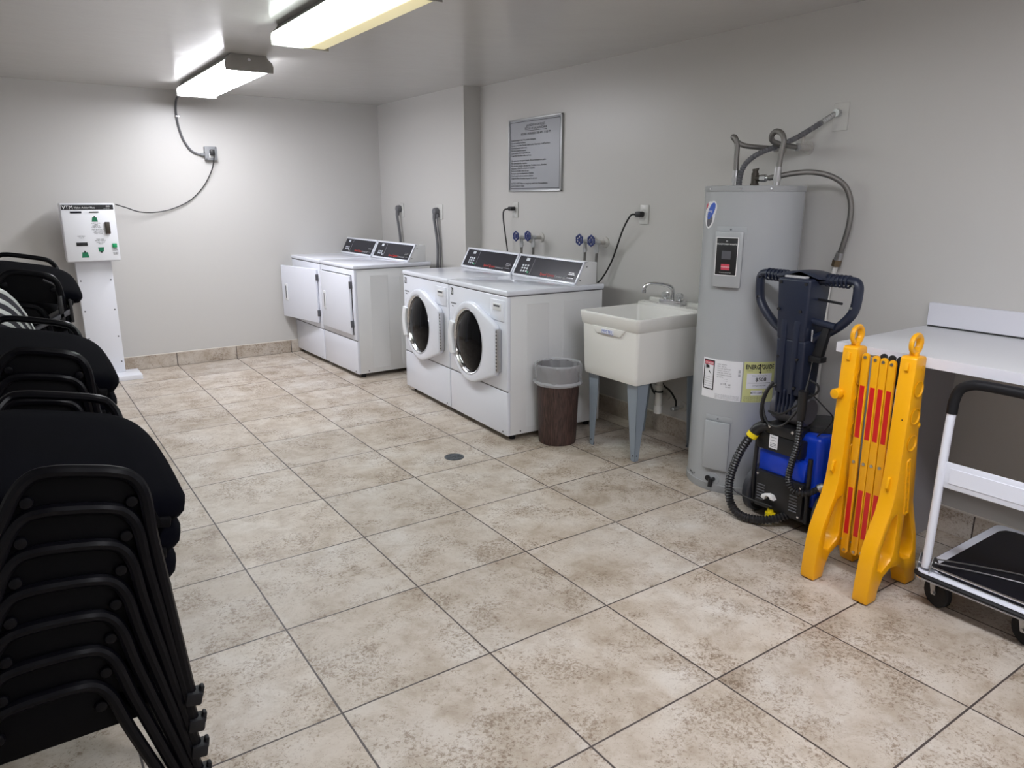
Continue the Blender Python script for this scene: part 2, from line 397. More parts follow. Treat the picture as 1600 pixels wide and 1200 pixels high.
# sprinkler rosette at the top edge
t = thing('ceiling_sprinkler', 'small round metal sprinkler rosette on the ceiling at the top edge', 'sprinkler', (.25, 2.62, H))
obj('rosette', B().lathe([(.0, -.001), (.035, -.001), (.034, -.006), (.012, -.010), (.0, -.010)]), MT['steel'], t)
obj('nozzle', B().cyl((0, 0, -.010), (0, 0, -.03), .007).cyl((0, 0, -.03), (0, 0, -.033), .016), MT['steel'], t)

# ------------------------------------------------------------------ conduit, outlet box and cord on the back wall
yw = YB
tag(base_mesh(obj('electrical_conduit', B().tube([(.735, yw-.42, H-.035), (.73, yw-.20, H-.045), (.724, yw-.035, H-.07), (.715, yw-.012, 2.16), (.714, yw-.012, 2.09), (.724, yw-.012, 2.0), (.752, yw-.012, 1.90), (.80, yw-.012, 1.825), (.85, yw-.014, 1.797), (.885, yw-.02, 1.793)], .0085, 10), MT['gcord']), (.714, yw, 2.0)), 'grey flexible conduit curving from the far ceiling light down to the outlet box', 'conduit')
t = thing('pipe_clip', 'small metal clip holding the grey conduit to the back wall', 'clip', (.714, yw, 2.09))
obj('strap', B().box(-.010, .022, -.024, -.0005, -.006, .006, .002), MT['steel'], t)
obj('screw', B().cyl((.016, -.024, 0), (.016, -.028, 0), .005), MT['chrome'], t)
t = thing('outlet_box', 'square grey metal outlet box on the back wall with a black plug', 'outlet', (.952, yw, 1.804))
obj('box', B().box(-.05, .05, -.045, -.0005, -.055, .055, .006), MT['boxgrey'], t)
obj('cover', B().prism([(-.05, -.05), (-.044, -.056), (.044, -.056), (.05, -.05), (.05, .05), (.044, .056), (-.044, .056), (-.05, .05)], 'y', -.049, -.045, .001), MT['boxgrey'], t)
obj('screw', B().cyl((-.04, -.049, -.046), (-.04, -.052, -.046), .005), MT['chrome'], t)
obj('screw', B().cyl((.04, -.049, .046), (.04, -.052, .046), .005), MT['chrome'], t)
obj('connector', B().cyl((-.078, -.02, -.012), (-.05, -.02, -.012), .014), MT['boxgrey'], t)
obj('socket', B().box(-.017, .017, -.052, -.048, -.036, .0, .003), MT['white'], t)
c = thing('power_cord', 'black power cord drooping from the grey outlet box to the white card machine', 'cord', (.955, yw-.05, 1.80))
obj('cable', B().tube([(.965, yw-.085, 1.80), (.965, yw-.075, 1.765), (.955, yw-.055, 1.70), (.925, yw-.03, 1.62), (.86, yw-.02, 1.52), (.75, yw-.018, 1.415), (.60, yw-.02, 1.345), (.46, yw-.03, 1.318), (.34, yw-.06, 1.325), (.24, yw-.10, 1.36), (.165, yw-.13, 1.385)], .0045, 8), MT['cord'], c, world=True)
obj('plug', B().box(.938, .975, yw-.09, yw-.052, 1.785, 1.835, .008), MT['cord'], c, world=True)

# ------------------------------------------------------------------ card vending machine on its stand
t = thing('card_value_machine', 'white wall-height card value machine on a white pedestal against the back wall', 'card machine', (-.04, 5.93, 0))
obj('base_plate', B().box(-.19, .215, 5.73-5.93, .06, 0, .04, .004), MT['whitepaint'], t)
post = obj('pedestal', B().box(-.135, .115, -.02, .05, .04, .96, .003), MT['whitepaint'], t)
for sx in (-.115, .095):
    for z in (.13, .34, .56, .80): obj('screw', B().cyl((sx, -.02, z), (sx, -.0225, z), .006, n=12), MT['greyp'], post)
bx = obj('cabinet', B().box(-.19, .175, -.115, .06, .957, 1.395, .004), MT['whitepaint'], t)
fy = -.1155
X, Z = (1, 0, 0), (0, 0, 1)
obj('front_panel', B().box(-.185, .170, fy-.003, fy, .962, 1.39, .002), MT['whiteplas'], t)
fy -= .0032
obj('header_band', B().box(-.182, .167, fy-.0012, fy, 1.348, 1.385), MT['black'], t)
obj('lettering', B().text('VTM', .036, (-.176, fy-.0014, 1.354), X, Z).text('Value Adder Plus', .020, (-.098, fy-.0014, 1.357), X, Z).text('ESD', .016, (.118, fy-.0014, 1.367), X, Z).text('card systems', .008, (.10, fy-.0014, 1.354), X, Z), MT['white'], t)
sm = B()
def lines(b, x, z, rows, size=.0085, dz=.0105):
    for k, tx in enumerate(rows): b.text(tx, size, (x, fy-.0006, z-k*dz), X, Z, 'CENTER', .0002)
lines(sm, .035, 1.243, ['INSERT CARD', 'HERE', 'INSERTE LA', 'TARJETA AQUI'], .010); lines(sm, .045, 1.195, ['PRESS BUTTON TO', 'ADD VALUE', 'OPRIMA BOTON', 'PARA VALOR'], .010)
lines(sm, -.075, 1.148, ['INSERT BILLS', 'FACE UP'], .009, .013); lines(sm, .05, 1.122, ['TAKE CARD', 'RETIRE TARJETA'], .010); lines(sm, .05, 1.098, ['CARD VALUE', 'SALDO'], .010)
lines(sm, .145, 1.045, ['PRESS', 'OPRIMA'], .010, .011); lines(sm, .145, 1.015, ['RECEIPT', 'RECIBO'], .010, .011)
obj('small_print', sm, MT['black'], t)
obj('bill_display', B().box(-.128, -.052, fy-.002, fy, 1.322, 1.336), MT['consolep'], t)
obj('card_slot', B().box(-.0, .062, fy-.003, fy, 1.326, 1.334), MT['black'], t)
obj('bill_slot', B().box(-.115, -.04, fy-.004, fy, 1.078, 1.104, .002), MT['black'], t)
for (cx, cz, fl) in ((.030, 1.275, 1), (-.065, 1.01, 1.2), (.048, 1.045, -1)):
    s_ = abs(fl); g = 1 if fl > 0 else -1
    obj('card_picture', B().prism([(cx-.021*s_, cz-.018*g*s_), (cx+.021*s_, cz-.018*g*s_), (cx+.015*s_, cz+.016*g*s_), (cx-.015*s_, cz+.016*g*s_)], 'y', fy-.001, fy), MT['green'], t)
    obj('hand_picture', B().prism([(cx-.009, cz+.014*g*s_), (cx+.009, cz+.014*g*s_), (cx, cz+.028*g*s_)], 'y', fy-.0013, fy), MT['black'], t)
obj('reader', B().box(.094, .128, fy-.016, fy, 1.165, 1.255, .004), MT['bronze'], t)
obj('button', B().box(.128, .160, fy-.010, fy, 1.058, 1.090, .003), MT['greenlit'], t)

# ------------------------------------------------------------------ dryers and washers
YU = (0, -1, 0)     # reading direction on a face that looks towards -x (seen from the room, +y is left)
def appliance(name, label, cat, loc, rotz, w, group):
    return thing(name, label, cat, loc, rotz, group)
def cabinet(t, w, d=.70, split=.31):
    obj('cabinet', B().box(.006, d, .003, w-.003, .035, .889, .004), MT['enamel_side'], t)
    # pressed ribs on both side sheets
    for x in (.13, .40): obj('side_pressing', B().box(x, x+.16, .0015, .004, .07, .835, .0012, 1), MT['enamel_side'], t)
    obj('front_panel', B().box(-.006, .02, .001, w-.001, split+.004, .885, .007, 3), MT['enamel'], t)
    obj('kick_panel', B().box(-.006, .02, .001, w-.001, .035, split, .007, 3), MT['enamel'], t)
    obj('top', B().box(-.012, d+.01, -.004, w+.004-.003, .889, .921, .009, 3), MT['enamel'], t)
    obj('panel_gap_shade', B().box(-.0035, .004, .004, w-.004, split-.001, split+.005), MT['greyp'], t)  # shade of the gap between the panels, painted as a dark strip
    obj('top_gap_shade', B().box(-.0035, d-.004, .0022, w-.004, .8835, .8895), MT['greyp'], t)  # dark strip painted for the shade under the top
    for x in (.06, d-.07):
        for y in (.05, w-.05): obj('foot', B().cyl((x, y, 0), (x, y, .036), .02), MT['rubber'], t)
    obj('screw', B().cyl((-.006, .05, .055), (-.009, .05, .055), .005, n=10).cyl((.09, .0035, .055), (.09, .001, .055), .005, n=10), MT['greyp'], t)
def console(t, w, dry=False):
    z0, z1 = .921, 1.062; xa, xb, xc = .49, .565, .65
    body = B().prism([(xa-.008, z0), (xc, z0), (xc, z1-.004), (xb, z1)], 'y', .004, w-.004, .003)
    cs = obj('console', body, MT['enamel_side'], t)
    # sloping face frame
    n = Vector((-(z1-z0), 0, (xb-xa))).normalized(); up = Vector((xb-xa, 0, z1-z0)).normalized(); o = Vector((xa, 0, z0))+n*.0055
    def fp(s, y, off=0): return o+up*s+Vector((0, y, 0))+n*off     # s up the slope
    L = math.hypot(xb-xa, z1-z0)
    fr = B()
    def slab(s0, s1, y0, y1, off, th, bev=0):
        return [fp(s0, y0, off), fp(s0, y1, off), fp(s1, y1, off), fp(s1, y0, off)], [fp(s0, y0, off+th), fp(s0, y1, off+th), fp(s1, y1, off+th), fp(s1, y0, off+th)], bev
    for a in ((0, L, .002, .016), (0, L, w-.016, w-.002), (0, .014, .002, w-.002), (L-.014, L, .002, w-.002)):
        fr.hexa(*slab(*a, -.004, .010, .002))
    obj('console_frame', fr, MT['enamel'], cs)
    obj('cap_strip', B().box(xb-.016, xb+.012, .002, w-.002, z1-.002, z1+.005, .002), MT['whitepaint'], cs)
    obj('overlay', B().hexa(*slab(.012, L-.012, .014, w-.014, -.004, .006)), MT['consolep'], cs)
    off = .0026
    upv = tuple(up)
    b1 = B(); b2 = B(); b3 = B()
    obj('display', B().hexa(*slab(L-.045, L-.024, w-.145, w-.105, .002, .001)), MT['lcd'], cs)
    rows = 2 if dry else 3
    for i in range(rows):
        for j in range(3):
            s0 = .035+i*.020 if not dry else .04+i*.018; y0 = w-.085-j*.030
            b1.hexa(*slab(s0, s0+.013, y0-.018, y0, .002, .0012, .0005))
    obj('keypad', b1, MT['lcd'], cs)
    b4 = B().hexa(*slab(.030, .042, w-.185, w-.167, .002, .001)); obj('start_key', b4, MT['greenlit'] if not dry else MT['grey'], cs)
    obj('divider_line', B().hexa(*slab(.022, L-.022, w-.205, w-.2035, .002, .0006)), MT['grey'], cs)
    q = fp(.030, w*.56, off); b2.text('Speed Queen', .026, tuple(q), YU, upv, 'LEFT', .0002, 1.15)
    obj('brand_lettering', b2, MT['red'], cs)
    q = fp(.030, w*.56-.165, off); b3.text('Commercial', .020, tuple(q), YU, upv, 'LEFT', .0002, 1.15)
    obj('grey_lettering', b3, MT['grey'], cs)
    obj('card_reader_slot', B().hexa(*slab(.045, .057, .055, .115, .002, .003, .0005)), MT['black'], cs)
    obj('card_reader_print', B().hexa(*slab(.062, .064, .05, .12, .002, .0008)).hexa(*slab(.038, .040, .05, .12, .002, .0008)).text('INSERT CARD', .009, tuple(fp(.070, .115, off)), YU, upv), MT['steel'], cs)
    obj('screw', B().cyl((xb+.005, .004, z1-.03), (xb+.005, .001, z1-.03), .004, n=10).cyl((xa+.03, .004, z0+.03), (xa+.03, .001, z0+.03), .004, n=10), MT['greyp'], cs)

def washer(label, loc, rotz, w=.74):
    t = appliance('washing_machine', label, 'washing machine', loc, rotz, w, 'front-loading washers')
    cabinet(t, w); console(t, w)
    cy, cz = .405, .557
    # door: round on the handle side, squared on the hinge side
    R = .262
    out = []
    for a in range(68, 293, 7):
        out.append((cy-R*cos(radians(a)), cz+R*sin(radians(a))*.98))
    out += [(.100, cz-.160), (.082, cz-.142), (.082, cz+.142), (.100, cz+.160)]
    hole = [(cy+.018-.190*cos(radians(a)), cz+.209*sin(radians(a))) for a in range(0, 360, 10)]
    dr = obj('door', B().prism(out, 'x', -.045, -.007, .012, 3, holes=[hole]), MT['enamel'], t)
    cyw = cy+.018
    obj('door_bezel', B().lathe([(.191, -.046), (.194, -.036), (.188, -.012), (.176, -.014), (.178, -.030), (.185, -.043), (.191, -.046)], (0, cyw, cz), 'x', 48, (1, 1.1)), MT['chrome'], dr)
    obj('door_glass', B().lathe([(.181, -.024), (.168, -.034), (.13, -.046), (.09, -.056), (.045, -.061), (.0, -.063)], (0, cyw, cz), 'x', 48, (1, 1.1)), MT['glassdark'], dr)
    # grab handle on the left of the door
    hd = [(cy+.262*cos(radians(a)), cz+.255*sin(radians(a))) for a in range(-26, 27, 4)]+[(cy+.205*cos(radians(a)), cz+.20*sin(radians(a))) for a in range(30, -31, -4)]
    obj('door_handle', B().prism(hd, 'x', -.060, -.040, .006, 2), MT['whiteplas'], dr)
    obj('hinge_strip', B().box(-.040, -.010, .062, .0805, cz-.130, cz+.130, .002), MT['steel'], dr)
    hs = B()
    for k in range(12): hs.cyl((-.041, .071, cz-.115+.021*k), (-.0395, .071, cz-.115+.021*k), .006, n=8)
    obj('hinge_holes', hs, MT['rubber'], dr)
    # dispenser pull with its recess shade painted dark, badges
    disp = obj('dispenser_door', B().box(-.012, -.004, .030, .19, .735, .86, .006), MT['enamel'], t)
    obj('dispenser_pull', B().box(-.016, -.010, .062, .152, .795, .838, .005), MT['enamel_side'], disp)
    obj('pull_recess_shade', B().box(-.0175, -.015, .072, .142, .818, .830, .001), MT['greyp'], disp)  # raised dark slab that paints the shade of a recess
    obj('badge', B().box(-.0075, -.006, w-.062, w-.028, .825, .870, .001), MT['black'], t)
    obj('badge_print', B().prism([(w-.058, .832), (w-.040, .832), (w-.045, .864)], 'x', -.0085, -.0074).prism([(w-.042, .846), (w-.032, .846), (w-.032, .866), (w-.046, .866)], 'x', -.0085, -.0074), MT['grey'], t)
    obj('model_lettering', B().text('HORIZON', .016, (-.0078, w-.030, .765), YU, Z, 'LEFT', .0002, 1).text('ultra', .012, (-.0078, w-.045, .748), YU, Z), MT['black'], t)
    return t
WR = radians(-2.6)
washer('front-loading washing machine in the nearer pair, right one beside the brown bin', (1.750, 2.735, 0), WR)
wx = (1.750+.748*sin(-WR), 2.735+.748*cos(WR))
washer('front-loading washing machine in the nearer pair, left one beside the dryers', (wx[0], wx[1], 0), WR)

def dryer(label, loc, rotz, w=.69, open_=0):
    t = appliance('dryer', label, 'dryer', loc, rotz, w, 'tumble dryers')
    cabinet(t, w, .69); console(t, w, True)
    hx, hy = -.008, .050
    d = B().box(-.022, 0, 0, .595, 0, .475, .006, 3)
    mtx = Matrix.Translation((hx, hy, .362)) @ Matrix.Rotation(radians(open_), 4, 'Z')
    dr = obj('door', d.rot(mtx), MT['enamel'], t)
    hb = B().box(-.030, -.020, .490, .533, .155, .310, .008, 3); obj('door_handle', hb.rot(mtx), MT['enamel_side'], dr)
    hb = B().box(-.0315, -.029, .503, .517, .175, .290, .004, 2); obj('handle_recess_shade', hb.rot(mtx), MT['greyp'], dr)  # recess shade painted as a dark slab on the handle face
    for z in (.06, .375):
        hg = B().box(-.024, .004, -.012, .002, z, z+.055, .002); obj('hinge', hg.rot(mtx), MT['greyp'], dr)
    if not open_:
        obj('door_gap_shade', B().box(-.0075, -.0055, .045, .65, .358, .842), MT['gap_shade'], t)  # dark plate behind the door paints the shade round its edge
    else:
        obj('door_opening_shade', B().box(-.0075, -.0055, .085, .62, .40, .815, .001), MT['gap_shade'], t)  # flat dark sheet stands in for the shade inside the drum opening
    return t
DR = radians(1.6)
dryer('tumble dryer in the far pair, right one with its door shut', (1.639, 4.736, 0), DR)
dx = (1.639-.705*sin(DR), 4.736+.705*cos(DR))
dryer('tumble dryer in the far pair, left one with its door ajar', (dx[0], dx[1], 0), DR, open_=10)

# ------------------------------------------------------------------ outlets, plugs, valves behind the machines
def outlet(label, x, y, z, w=.075, h=.118, plug=None, cords=None, group=None):
    t = thing('wall_outlet', label, 'outlet', (x, y, z))
    obj('cover_plate', B().box(-.007, -.0005, -w/2, w/2, -h/2, h/2, .003), MT['plate'], t)
    for s_ in (-1, 1): obj('socket', B().cyl((-.009, 0, s_*.02), (-.006, 0, s_*.02), .016), MT['plate'], t)
    return t
def cordset(label, name_pts, r, m, plug):
    c = thing('power_cord', label, 'cord', name_pts[0]); 
    obj('cable', B().tube(name_pts, r, 8), m, c, world=True)
    obj('plug', plug, m, c, world=True); return c
outlet('dryer outlet plate on the projecting wall, nearer the corner', XL, 5.655, 1.325, .085, .125)
outlet('dryer outlet plate on the projecting wall, right one', XL, 4.925, 1.322, .115, .125)
for y, z, lb in ((5.67, 1.338, 'thick grey dryer cord hanging from the outlet nearer the corner'), (4.945, 1.325, 'thick grey dryer cord hanging from the right outlet on the projecting wall')):
    cordset(lb, [(XL-.045, y, z-.01), (XL-.048, y-.002, z-.06), (XL-.04, y-.012, z-.15), (XL-.035, y-.03, z-.28), (XL-.045, y-.045, z-.42), (XL-.06, y-.05, z-.60)], .013, MT['gcord'],
            B().cyl((XL-.009, y, z), (XL-.052, y, z), .034, .030, 20, .006).cyl((XL-.04, y, z-.02), (XL-.042, y, z-.06), .018))
cordset('second slim grey cord beside the right dryer cord', [(XL-.03, 4.925, 1.29), (XL-.028, 4.915, 1.2), (XL-.02, 4.90, 1.05), (XL-.02, 4.90, .90), (XL-.03, 4.9, .7)], .006, MT['gcord'],
            B().box(XL-.036, XL-.009, 4.91, 4.94, 1.275, 1.305, .005))
outlet('washer outlet plate under the silver rules sign', XR, 4.0, 1.352)
outlet('washer outlet plate above the sink, right of the nearer valves', XR, 2.60, 1.343)
cordset('black cord dropping from the outlet under the sign behind the left washer', [(XR-.045, 4.035, 1.360), (XR-.072, 4.055, 1.345), (XR-.072, 4.062, 1.28), (XR-.060, 4.05, 1.15), (XR-.055, 4.03, 1.02), (XR-.07, 4.02, .85), (XR-.09, 4.0, .6)], .0055, MT['cord'],
            B().box(XR-.05, XR-.009, 3.985, 4.04, 1.345, 1.375, .008))
cordset('black cord slanting from the outlet above the sink down behind the right washer', [(XR-.045, 2.635, 1.345), (XR-.068, 2.655, 1.335), (XR-.065, 2.72, 1.25), (XR-.04, 2.80, 1.13), (XR-.03, 2.86, 1.03), (XR-.045, 2.92, .93), (XR-.07, 2.985, .85), (XR-.09, 3.03, .72)], .0055, MT['cord'],
            B().box(XR-.05, XR-.009, 2.59, 2.64, 1.328, 1.362, .008))
def valve(label, y, z, hose_pts):
    t = thing('water_valve', label, 'valve', (XR, y, z), 0, 'washer supply valves with blue handwheels')
    obj('escutcheon', B().lathe([(.0, -.0005), (.036, -.0005), (.034, -.006), (.014, -.012), (.0, -.012)], axis='x'), MT['pipe'], t)
    obj('pipe_stub', B().cyl((-.01, 0, 0), (-.062, 0, 0), .013), MT['pipe'], t)
    obj('valve_body', B().cyl((-.058, 0, 0), (-.095, 0, 0), .018, .016, 8, .002).cyl((-.078, 0, .005), (-.078, 0, -.035), .013).cyl((-.09, 0, 0), (-.125, 0, .012), .007), MT['galv'], t)
    h = B().tube([(-.128, .030*cos(2*pi*k/12), .014+.030*sin(2*pi*k/12)) for k in range(12)], .006, 8, closed=True, sub=3)
    for k in range(6): h.cyl((-.128, 0, .014), (-.128, .03*cos(k*pi/3), .014+.03*sin(k*pi/3)), .004, n=8)
    h.cyl((-.12, 0, .014), (-.134, 0, .014), .010)
    for k in range(6): h.sph((-.128, .032*cos(k*pi/3+.5), .014+.032*sin(k*pi/3+.5)), .008, 10)
    obj('handwheel', h, MT['blueh'], t)
    obj('coupling', B().cyl((-.078, 0, -.032), (-.078, -.002, -.062), .016, n=8).cyl((-.078, 0, -.062), (-.078, -.002, -.07), .012), MT['galv'], t)
    h = thing('supply_hose', label.replace('valve', 'supply hose under the valve'), 'hose', (XR-.078, y, z-.07), 0, 'grey washer supply hoses')
    obj('hose', B().tube([(XR-.078, y-.002, z-.068)]+hose_pts, .0095, 10), MT['braid'], h, world=True)
for k, (y, z, l1) in enumerate(((3.81, 1.150, 'blue-handled valve, left one of the pair behind the left washer'), (3.66, 1.158, 'blue-handled valve, right one of the pair behind the left washer'),
                 (3.07, 1.158, 'blue-handled valve, left one of the pair above the right washer'), (2.95, 1.157, 'blue-handled valve, right one of the pair by the sink'))):
    valve(l1, y, z, [(XR-.075, y+.004, z-.12), (XR-.072, y+.022, z-.20), (XR-.07, y+.028, z-.32), (XR-.085, y+.026, z-.52)] if k < 3 else
                    [(XR-.075, y+.004, z-.12), (XR-.07, y+.010, z-.20), (XR-.068, y+.012, z-.32), (XR-.085, y+.014, z-.52)])
tag(base_mesh(obj('hose_end', B().cyl((XR-.11, 2.86, .862), (XR-.105, 2.985, .868), .012, .010).sph((XR-.11, 2.86, .862), .014), MT['cord']), (XR-.11, 2.9, .86)), 'short black hose end poking out behind the right washer above the sink', 'hose')

# ------------------------------------------------------------------ rules sign
sy0, sy1, sz0, sz1 = 3.422, 4.075, 1.487, 2.008
t = thing('rules_sign', 'silver bilingual laundry room rules sign on the right wall', 'sign', (XR, (sy0+sy1)/2, sz0))
obj('plate', B().box(XR-.010, XR-.0005, sy0+.004, sy1-.004, sz0+.004, sz1-.004, .002), MT['signm'], t, world=True)
fr = B()
for a in ((sy0, sy1, sz0, sz0+.012), (sy0, sy1, sz1-.012, sz1), (sy0, sy0+.014, sz0, sz1), (sy1-.014, sy1, sz0, sz1)): fr.box(XR-.018, XR-.001, *a, .003)
obj('frame', fr, MT['signf'], t, world=True)
fr = B(); q = .022
for a in ((sy0+q, sy1-q, sz0+q, sz0+q+.0035), (sy0+q, sy1-q, sz1-q-.0035, sz1-q), (sy0+q, sy0+q+.0035, sz0+q, sz1-q), (sy1-q-.0035, sy1-q, sz0+q, sz1-q)): fr.box(XR-.0112, XR-.009, *a)
fr.box(XR-.0112, XR-.0098, 3.60, 3.86, 1.917, 1.920)
obj('border_line', fr, MT['black'], t, world=True)
tx = B(); xx = XR-.0106
for s_, z in (('LAUNDRY ROOM RULES', 1.948), ('REGLAS DE LA LAVANDERIA', 1.926), ('HOURS / HORARIO: 7:00 AM - 11:00 PM', 1.890)):
    tx.text(s_, .024, (xx, 3.735, z), YU, Z, 'CENTER', .0002, .88)
rules = ['Liquid detergent only. No powder detergent.', 'Do not overload machines.', 'No dyes, or oxi items. No tints, bleach colors, Heavy rugs, or stuff, pet items.', 'Check all pockets before use.', 'Machine should be emptied.', 'Leave washer doors open after use.', 'Clean dryer lint filters after each use.', '',
         'Use solamente detergente liquido. No use detergente en polvo.', 'No sobrecargue las maquinas.', 'No articulos pesados o de mascotas. Prohibido tintes, alfombras,', 'mascotas, o BASURA articulos en maquinas.', 'Revise sus bolsillos antes de usar.', 'Remueva ropa inmediatamente al finalizar.', 'Deje las puertas de las lavadoras abiertas.', 'Limpie los filtros de pelusa despues de cada uso.', '',
         'NOTICE / AVISO: Failure to comply may result in loss. El incumplimiento', 'puede resultar en multas.']
for k, s_ in enumerate(rules):
    if s_: tx.text(s_, .0185, (xx, 4.042, 1.852-k*.0183), YU, Z, 'LEFT', .0002, .92 if len(s_) < 70 else .83)
obj('lettering', tx, MT['black'], t, world=True)

# ------------------------------------------------------------------ bin with liner
bc = (2.015, 2.59)
t = thing('trash_bin', 'round brown woodgrain waste bin between the right washer and the sink', 'bin', (bc[0], bc[1], 0))
obj('body', B().lathe([(.0, .002), (.112, .002), (.114, .012), (.130, .47), (.134, .475), (.134, .482), (.127, .482), (.127, .47), (.110, .02), (.0, .02)], n=48), MT['wood'], t)
def wob(a, h): return .016*sin(a*9+h*60)+.012*sin(a*23-h*150)+.008*sin(a*5)
obj('liner', B().lathe([(.106, .25), (.114, .40), (.123, .478), (.137, .492), (.143, .482), (.142, .45), (.140, .41), (.141, .375), (.139, .365)], n=72, wob=wob), MT['liner'], t)
obj('liner_band', B().lathe([(.1425, .392), (.1475, .386), (.1495, .38), (.145, .372), (.141, .368)], n=72, wob=lambda a, h: .02*sin(a*3)+.012*sin(a*11)), MT['liner'], t)

# ------------------------------------------------------------------ floor drain
t = thing('floor_drain', 'small round dark metal drain grate set in the floor tiles', 'drain', (1.345, 2.69, 0))
obj('rim', B().lathe([(.0, .0005), (.056, .0005), (.056, .003), (.050, .0045), (.048, .003), (.0, .003)], n=40), MT['drain'], t)
gr = B()
for k in range(8):
    a = k*pi/4+.2; gr.box(.012, .044, -.005, .005, .003, .0055, .001, 1, Matrix.Rotation(a, 4, 'Z'))
gr.cyl((0, 0, .003), (0, 0, .006), .009)
obj('grate', gr, MT['drain'], t)

# ------------------------------------------------------------------ utility sink
SX0, SX1, SY0, SY1 = 2.080, 2.655, 2.00, 2.475; SZ0, SZ1 = .452, .818
t = thing('utility_sink', 'freestanding white utility sink on blue-grey steel legs beside the water heater', 'sink', ((SX0+SX1)/2, (SY0+SY1)/2, 0))
tub = B()
def loop(ins, z, r=.02): return [(x, y, z) for x, y in rrect(SX0+ins, SX1-ins*.4, SY0+ins, SY1-ins, r, 4)]
def loft(b, loops, cap0=True, cap1=True):
    tm = bmesh.new(); R = [[tm.verts.new(p) for p in l] for l in loops]; n = len(R[0])
    for a, c in zip(R, R[1:]):
        for k in range(n): tm.faces.new((a[k], a[(k+1) % n], c[(k+1) % n], c[k]))
    if cap0: tm.faces.new(R[0][::-1])
    if cap1: tm.faces.new(R[-1])
    bmesh.ops.recalc_face_normals(tm, faces=tm.faces); b._add(tm)
def il(x0, x1, y0, y1, z, r=.03): return [(x, y, z) for x, y in rrect(x0, x1, y0, y1, r, 4)]
loft(tub, [loop(.024, SZ0, .014), loop(.021, SZ0+.006, .014), loop(.017, .50, .016), loop(.008, .742), loop(.008, .744), loop(.001, .750), loop(-.006, SZ1-.012), loop(-.007, SZ1-.003), loop(-.005, SZ1),
           il(SX0+.010, SX1-.13, SY0+.014, SY1-.014, SZ1-.001), il(SX0+.018, SX1-.135, SY0+.022, SY1-.022, SZ1-.02), il(SX0+.045, SX1-.15, SY0+.05, SY1-.05, SZ0+.03, .05), il(SX0+.10, SX1-.2, SY0+.1, SY1-.1, SZ0+.02, .05)])
obj('tub', tub, MT['sink'], t, world=True, angle=50)
obj('deck', B().box(SX1-.125, SX1-.004, SY0+.001, SY1-.001, SZ1-.006, SZ1+.016, .006).box(SX1-.03, SX1-.006, SY0+.002, SY1-.002, SZ1+.01, SZ1+.036, .006), MT['sink'], t, world=True)
rb = B()
for k in range(9):
    for side in (0, 1):
        y = (SY0+.02+k*.014) if side == 0 else (SY1-.02-k*.014)
        if 2.16 < y < 2.34: continue
        rb.box(SX1-.118, SX1-.085, y-.003, y+.003, SZ1+.014, SZ1+.022, .002, 1)
obj('washboard_ribs', rb, MT['sink'], t, world=True)
# raised brow and brand plate on the front wall
obj('brow', B().hexa([(SX0-.003, 2.10, .745), (SX0-.003, 2.37, .745), (SX0-.001, 2.33, .705), (SX0-.001, 2.14, .705)], [(SX0+.02, 2.10, .745), (SX0+.02, 2.37, .745), (SX0+.02, 2.33, .705), (SX0+.02, 2.14, .705)], .003), MT['sink'], t, world=True)
obj('brand_plate', B().box(SX0-.006, SX0-.002, 2.185, 2.285, .712, .738, .001), MT['paper'], t, world=True)
obj('lettering', B().text('MUSTEE', .021, (SX0-.0064, 2.28, .718), YU, Z, 'LEFT', .0002, 1.15).box(SX0-.0066, SX0-.006, 2.187, 2.283, .712, .7135), MT['bluep'], t, world=True)
# tapering angle-iron legs
def sink_leg(cx, cy, sx, sy):
    b = B(); th = .0025
    for (w0, w1, ax) in ((.030, .088, 'x'), (.030, .088, 'y')):
        if ax == 'x': b.hexa([(cx, cy, .002), (cx+sx*w0, cy, .002), (cx+sx*w0, cy+sy*th, .002), (cx, cy+sy*th, .002)], [(cx-sx*.012, cy-sy*.012, SZ0+.02), (cx+sx*(w1-.012), cy-sy*.012, SZ0+.02), (cx+sx*(w1-.012), cy+sy*(th-.012), SZ0+.02), (cx-sx*.012, cy+sy*(th-.012), SZ0+.02)])
        else: b.hexa([(cx, cy, .002), (cx, cy+sy*w0, .002), (cx+sx*th, cy+sy*w0, .002), (cx+sx*th, cy, .002)], [(cx-sx*.012, cy-sy*.012, SZ0+.02), (cx-sx*.012, cy+sy*(w1-.012), SZ0+.02), (cx+sx*(th-.012), cy+sy*(w1-.012), SZ0+.02), (cx+sx*(th-.012), cy-sy*.012, SZ0+.02)])
    lg = obj('leg', b, MT['sinkleg'], t, world=True)
    obj('levelling_foot', B().cyl((cx+sx*.012, cy+sy*.012, 0), (cx+sx*.012, cy+sy*.012, .012), .011), MT['greyp'], lg, world=False).data.transform(Matrix.Translation(-t.location))
    bo = B().cyl((cx+sx*.014, cy-sy*.001, .035), (cx+sx*.014, cy-sy*.005, .035), .004, n=8).cyl((cx-sx*.001, cy+sy*.014, .035), (cx-sx*.005, cy+sy*.014, .035), .004, n=8)
    o = obj('bolt', bo, MT['greyp'], lg); o.data.transform(Matrix.Translation(-t.location))
for (x, y, sx, sy) in ((2.140, 2.045, 1, 1), (2.140, 2.43, 1, -1), (2.60, 2.045, -1, 1), (2.585, 2.45, -1, -1)): sink_leg(x, y, sx, sy)
fx, fyc = SX1-.062, 2.25; fz = SZ1+.016
fa = thing('faucet', 'chrome two-knob faucet on the back ledge of the white sink', 'faucet', (fx, fyc, fz))
obj('faucet_base', B().box(-.024, .024, -.085, .085, 0, .026, .006), MT['chrome'], fa)
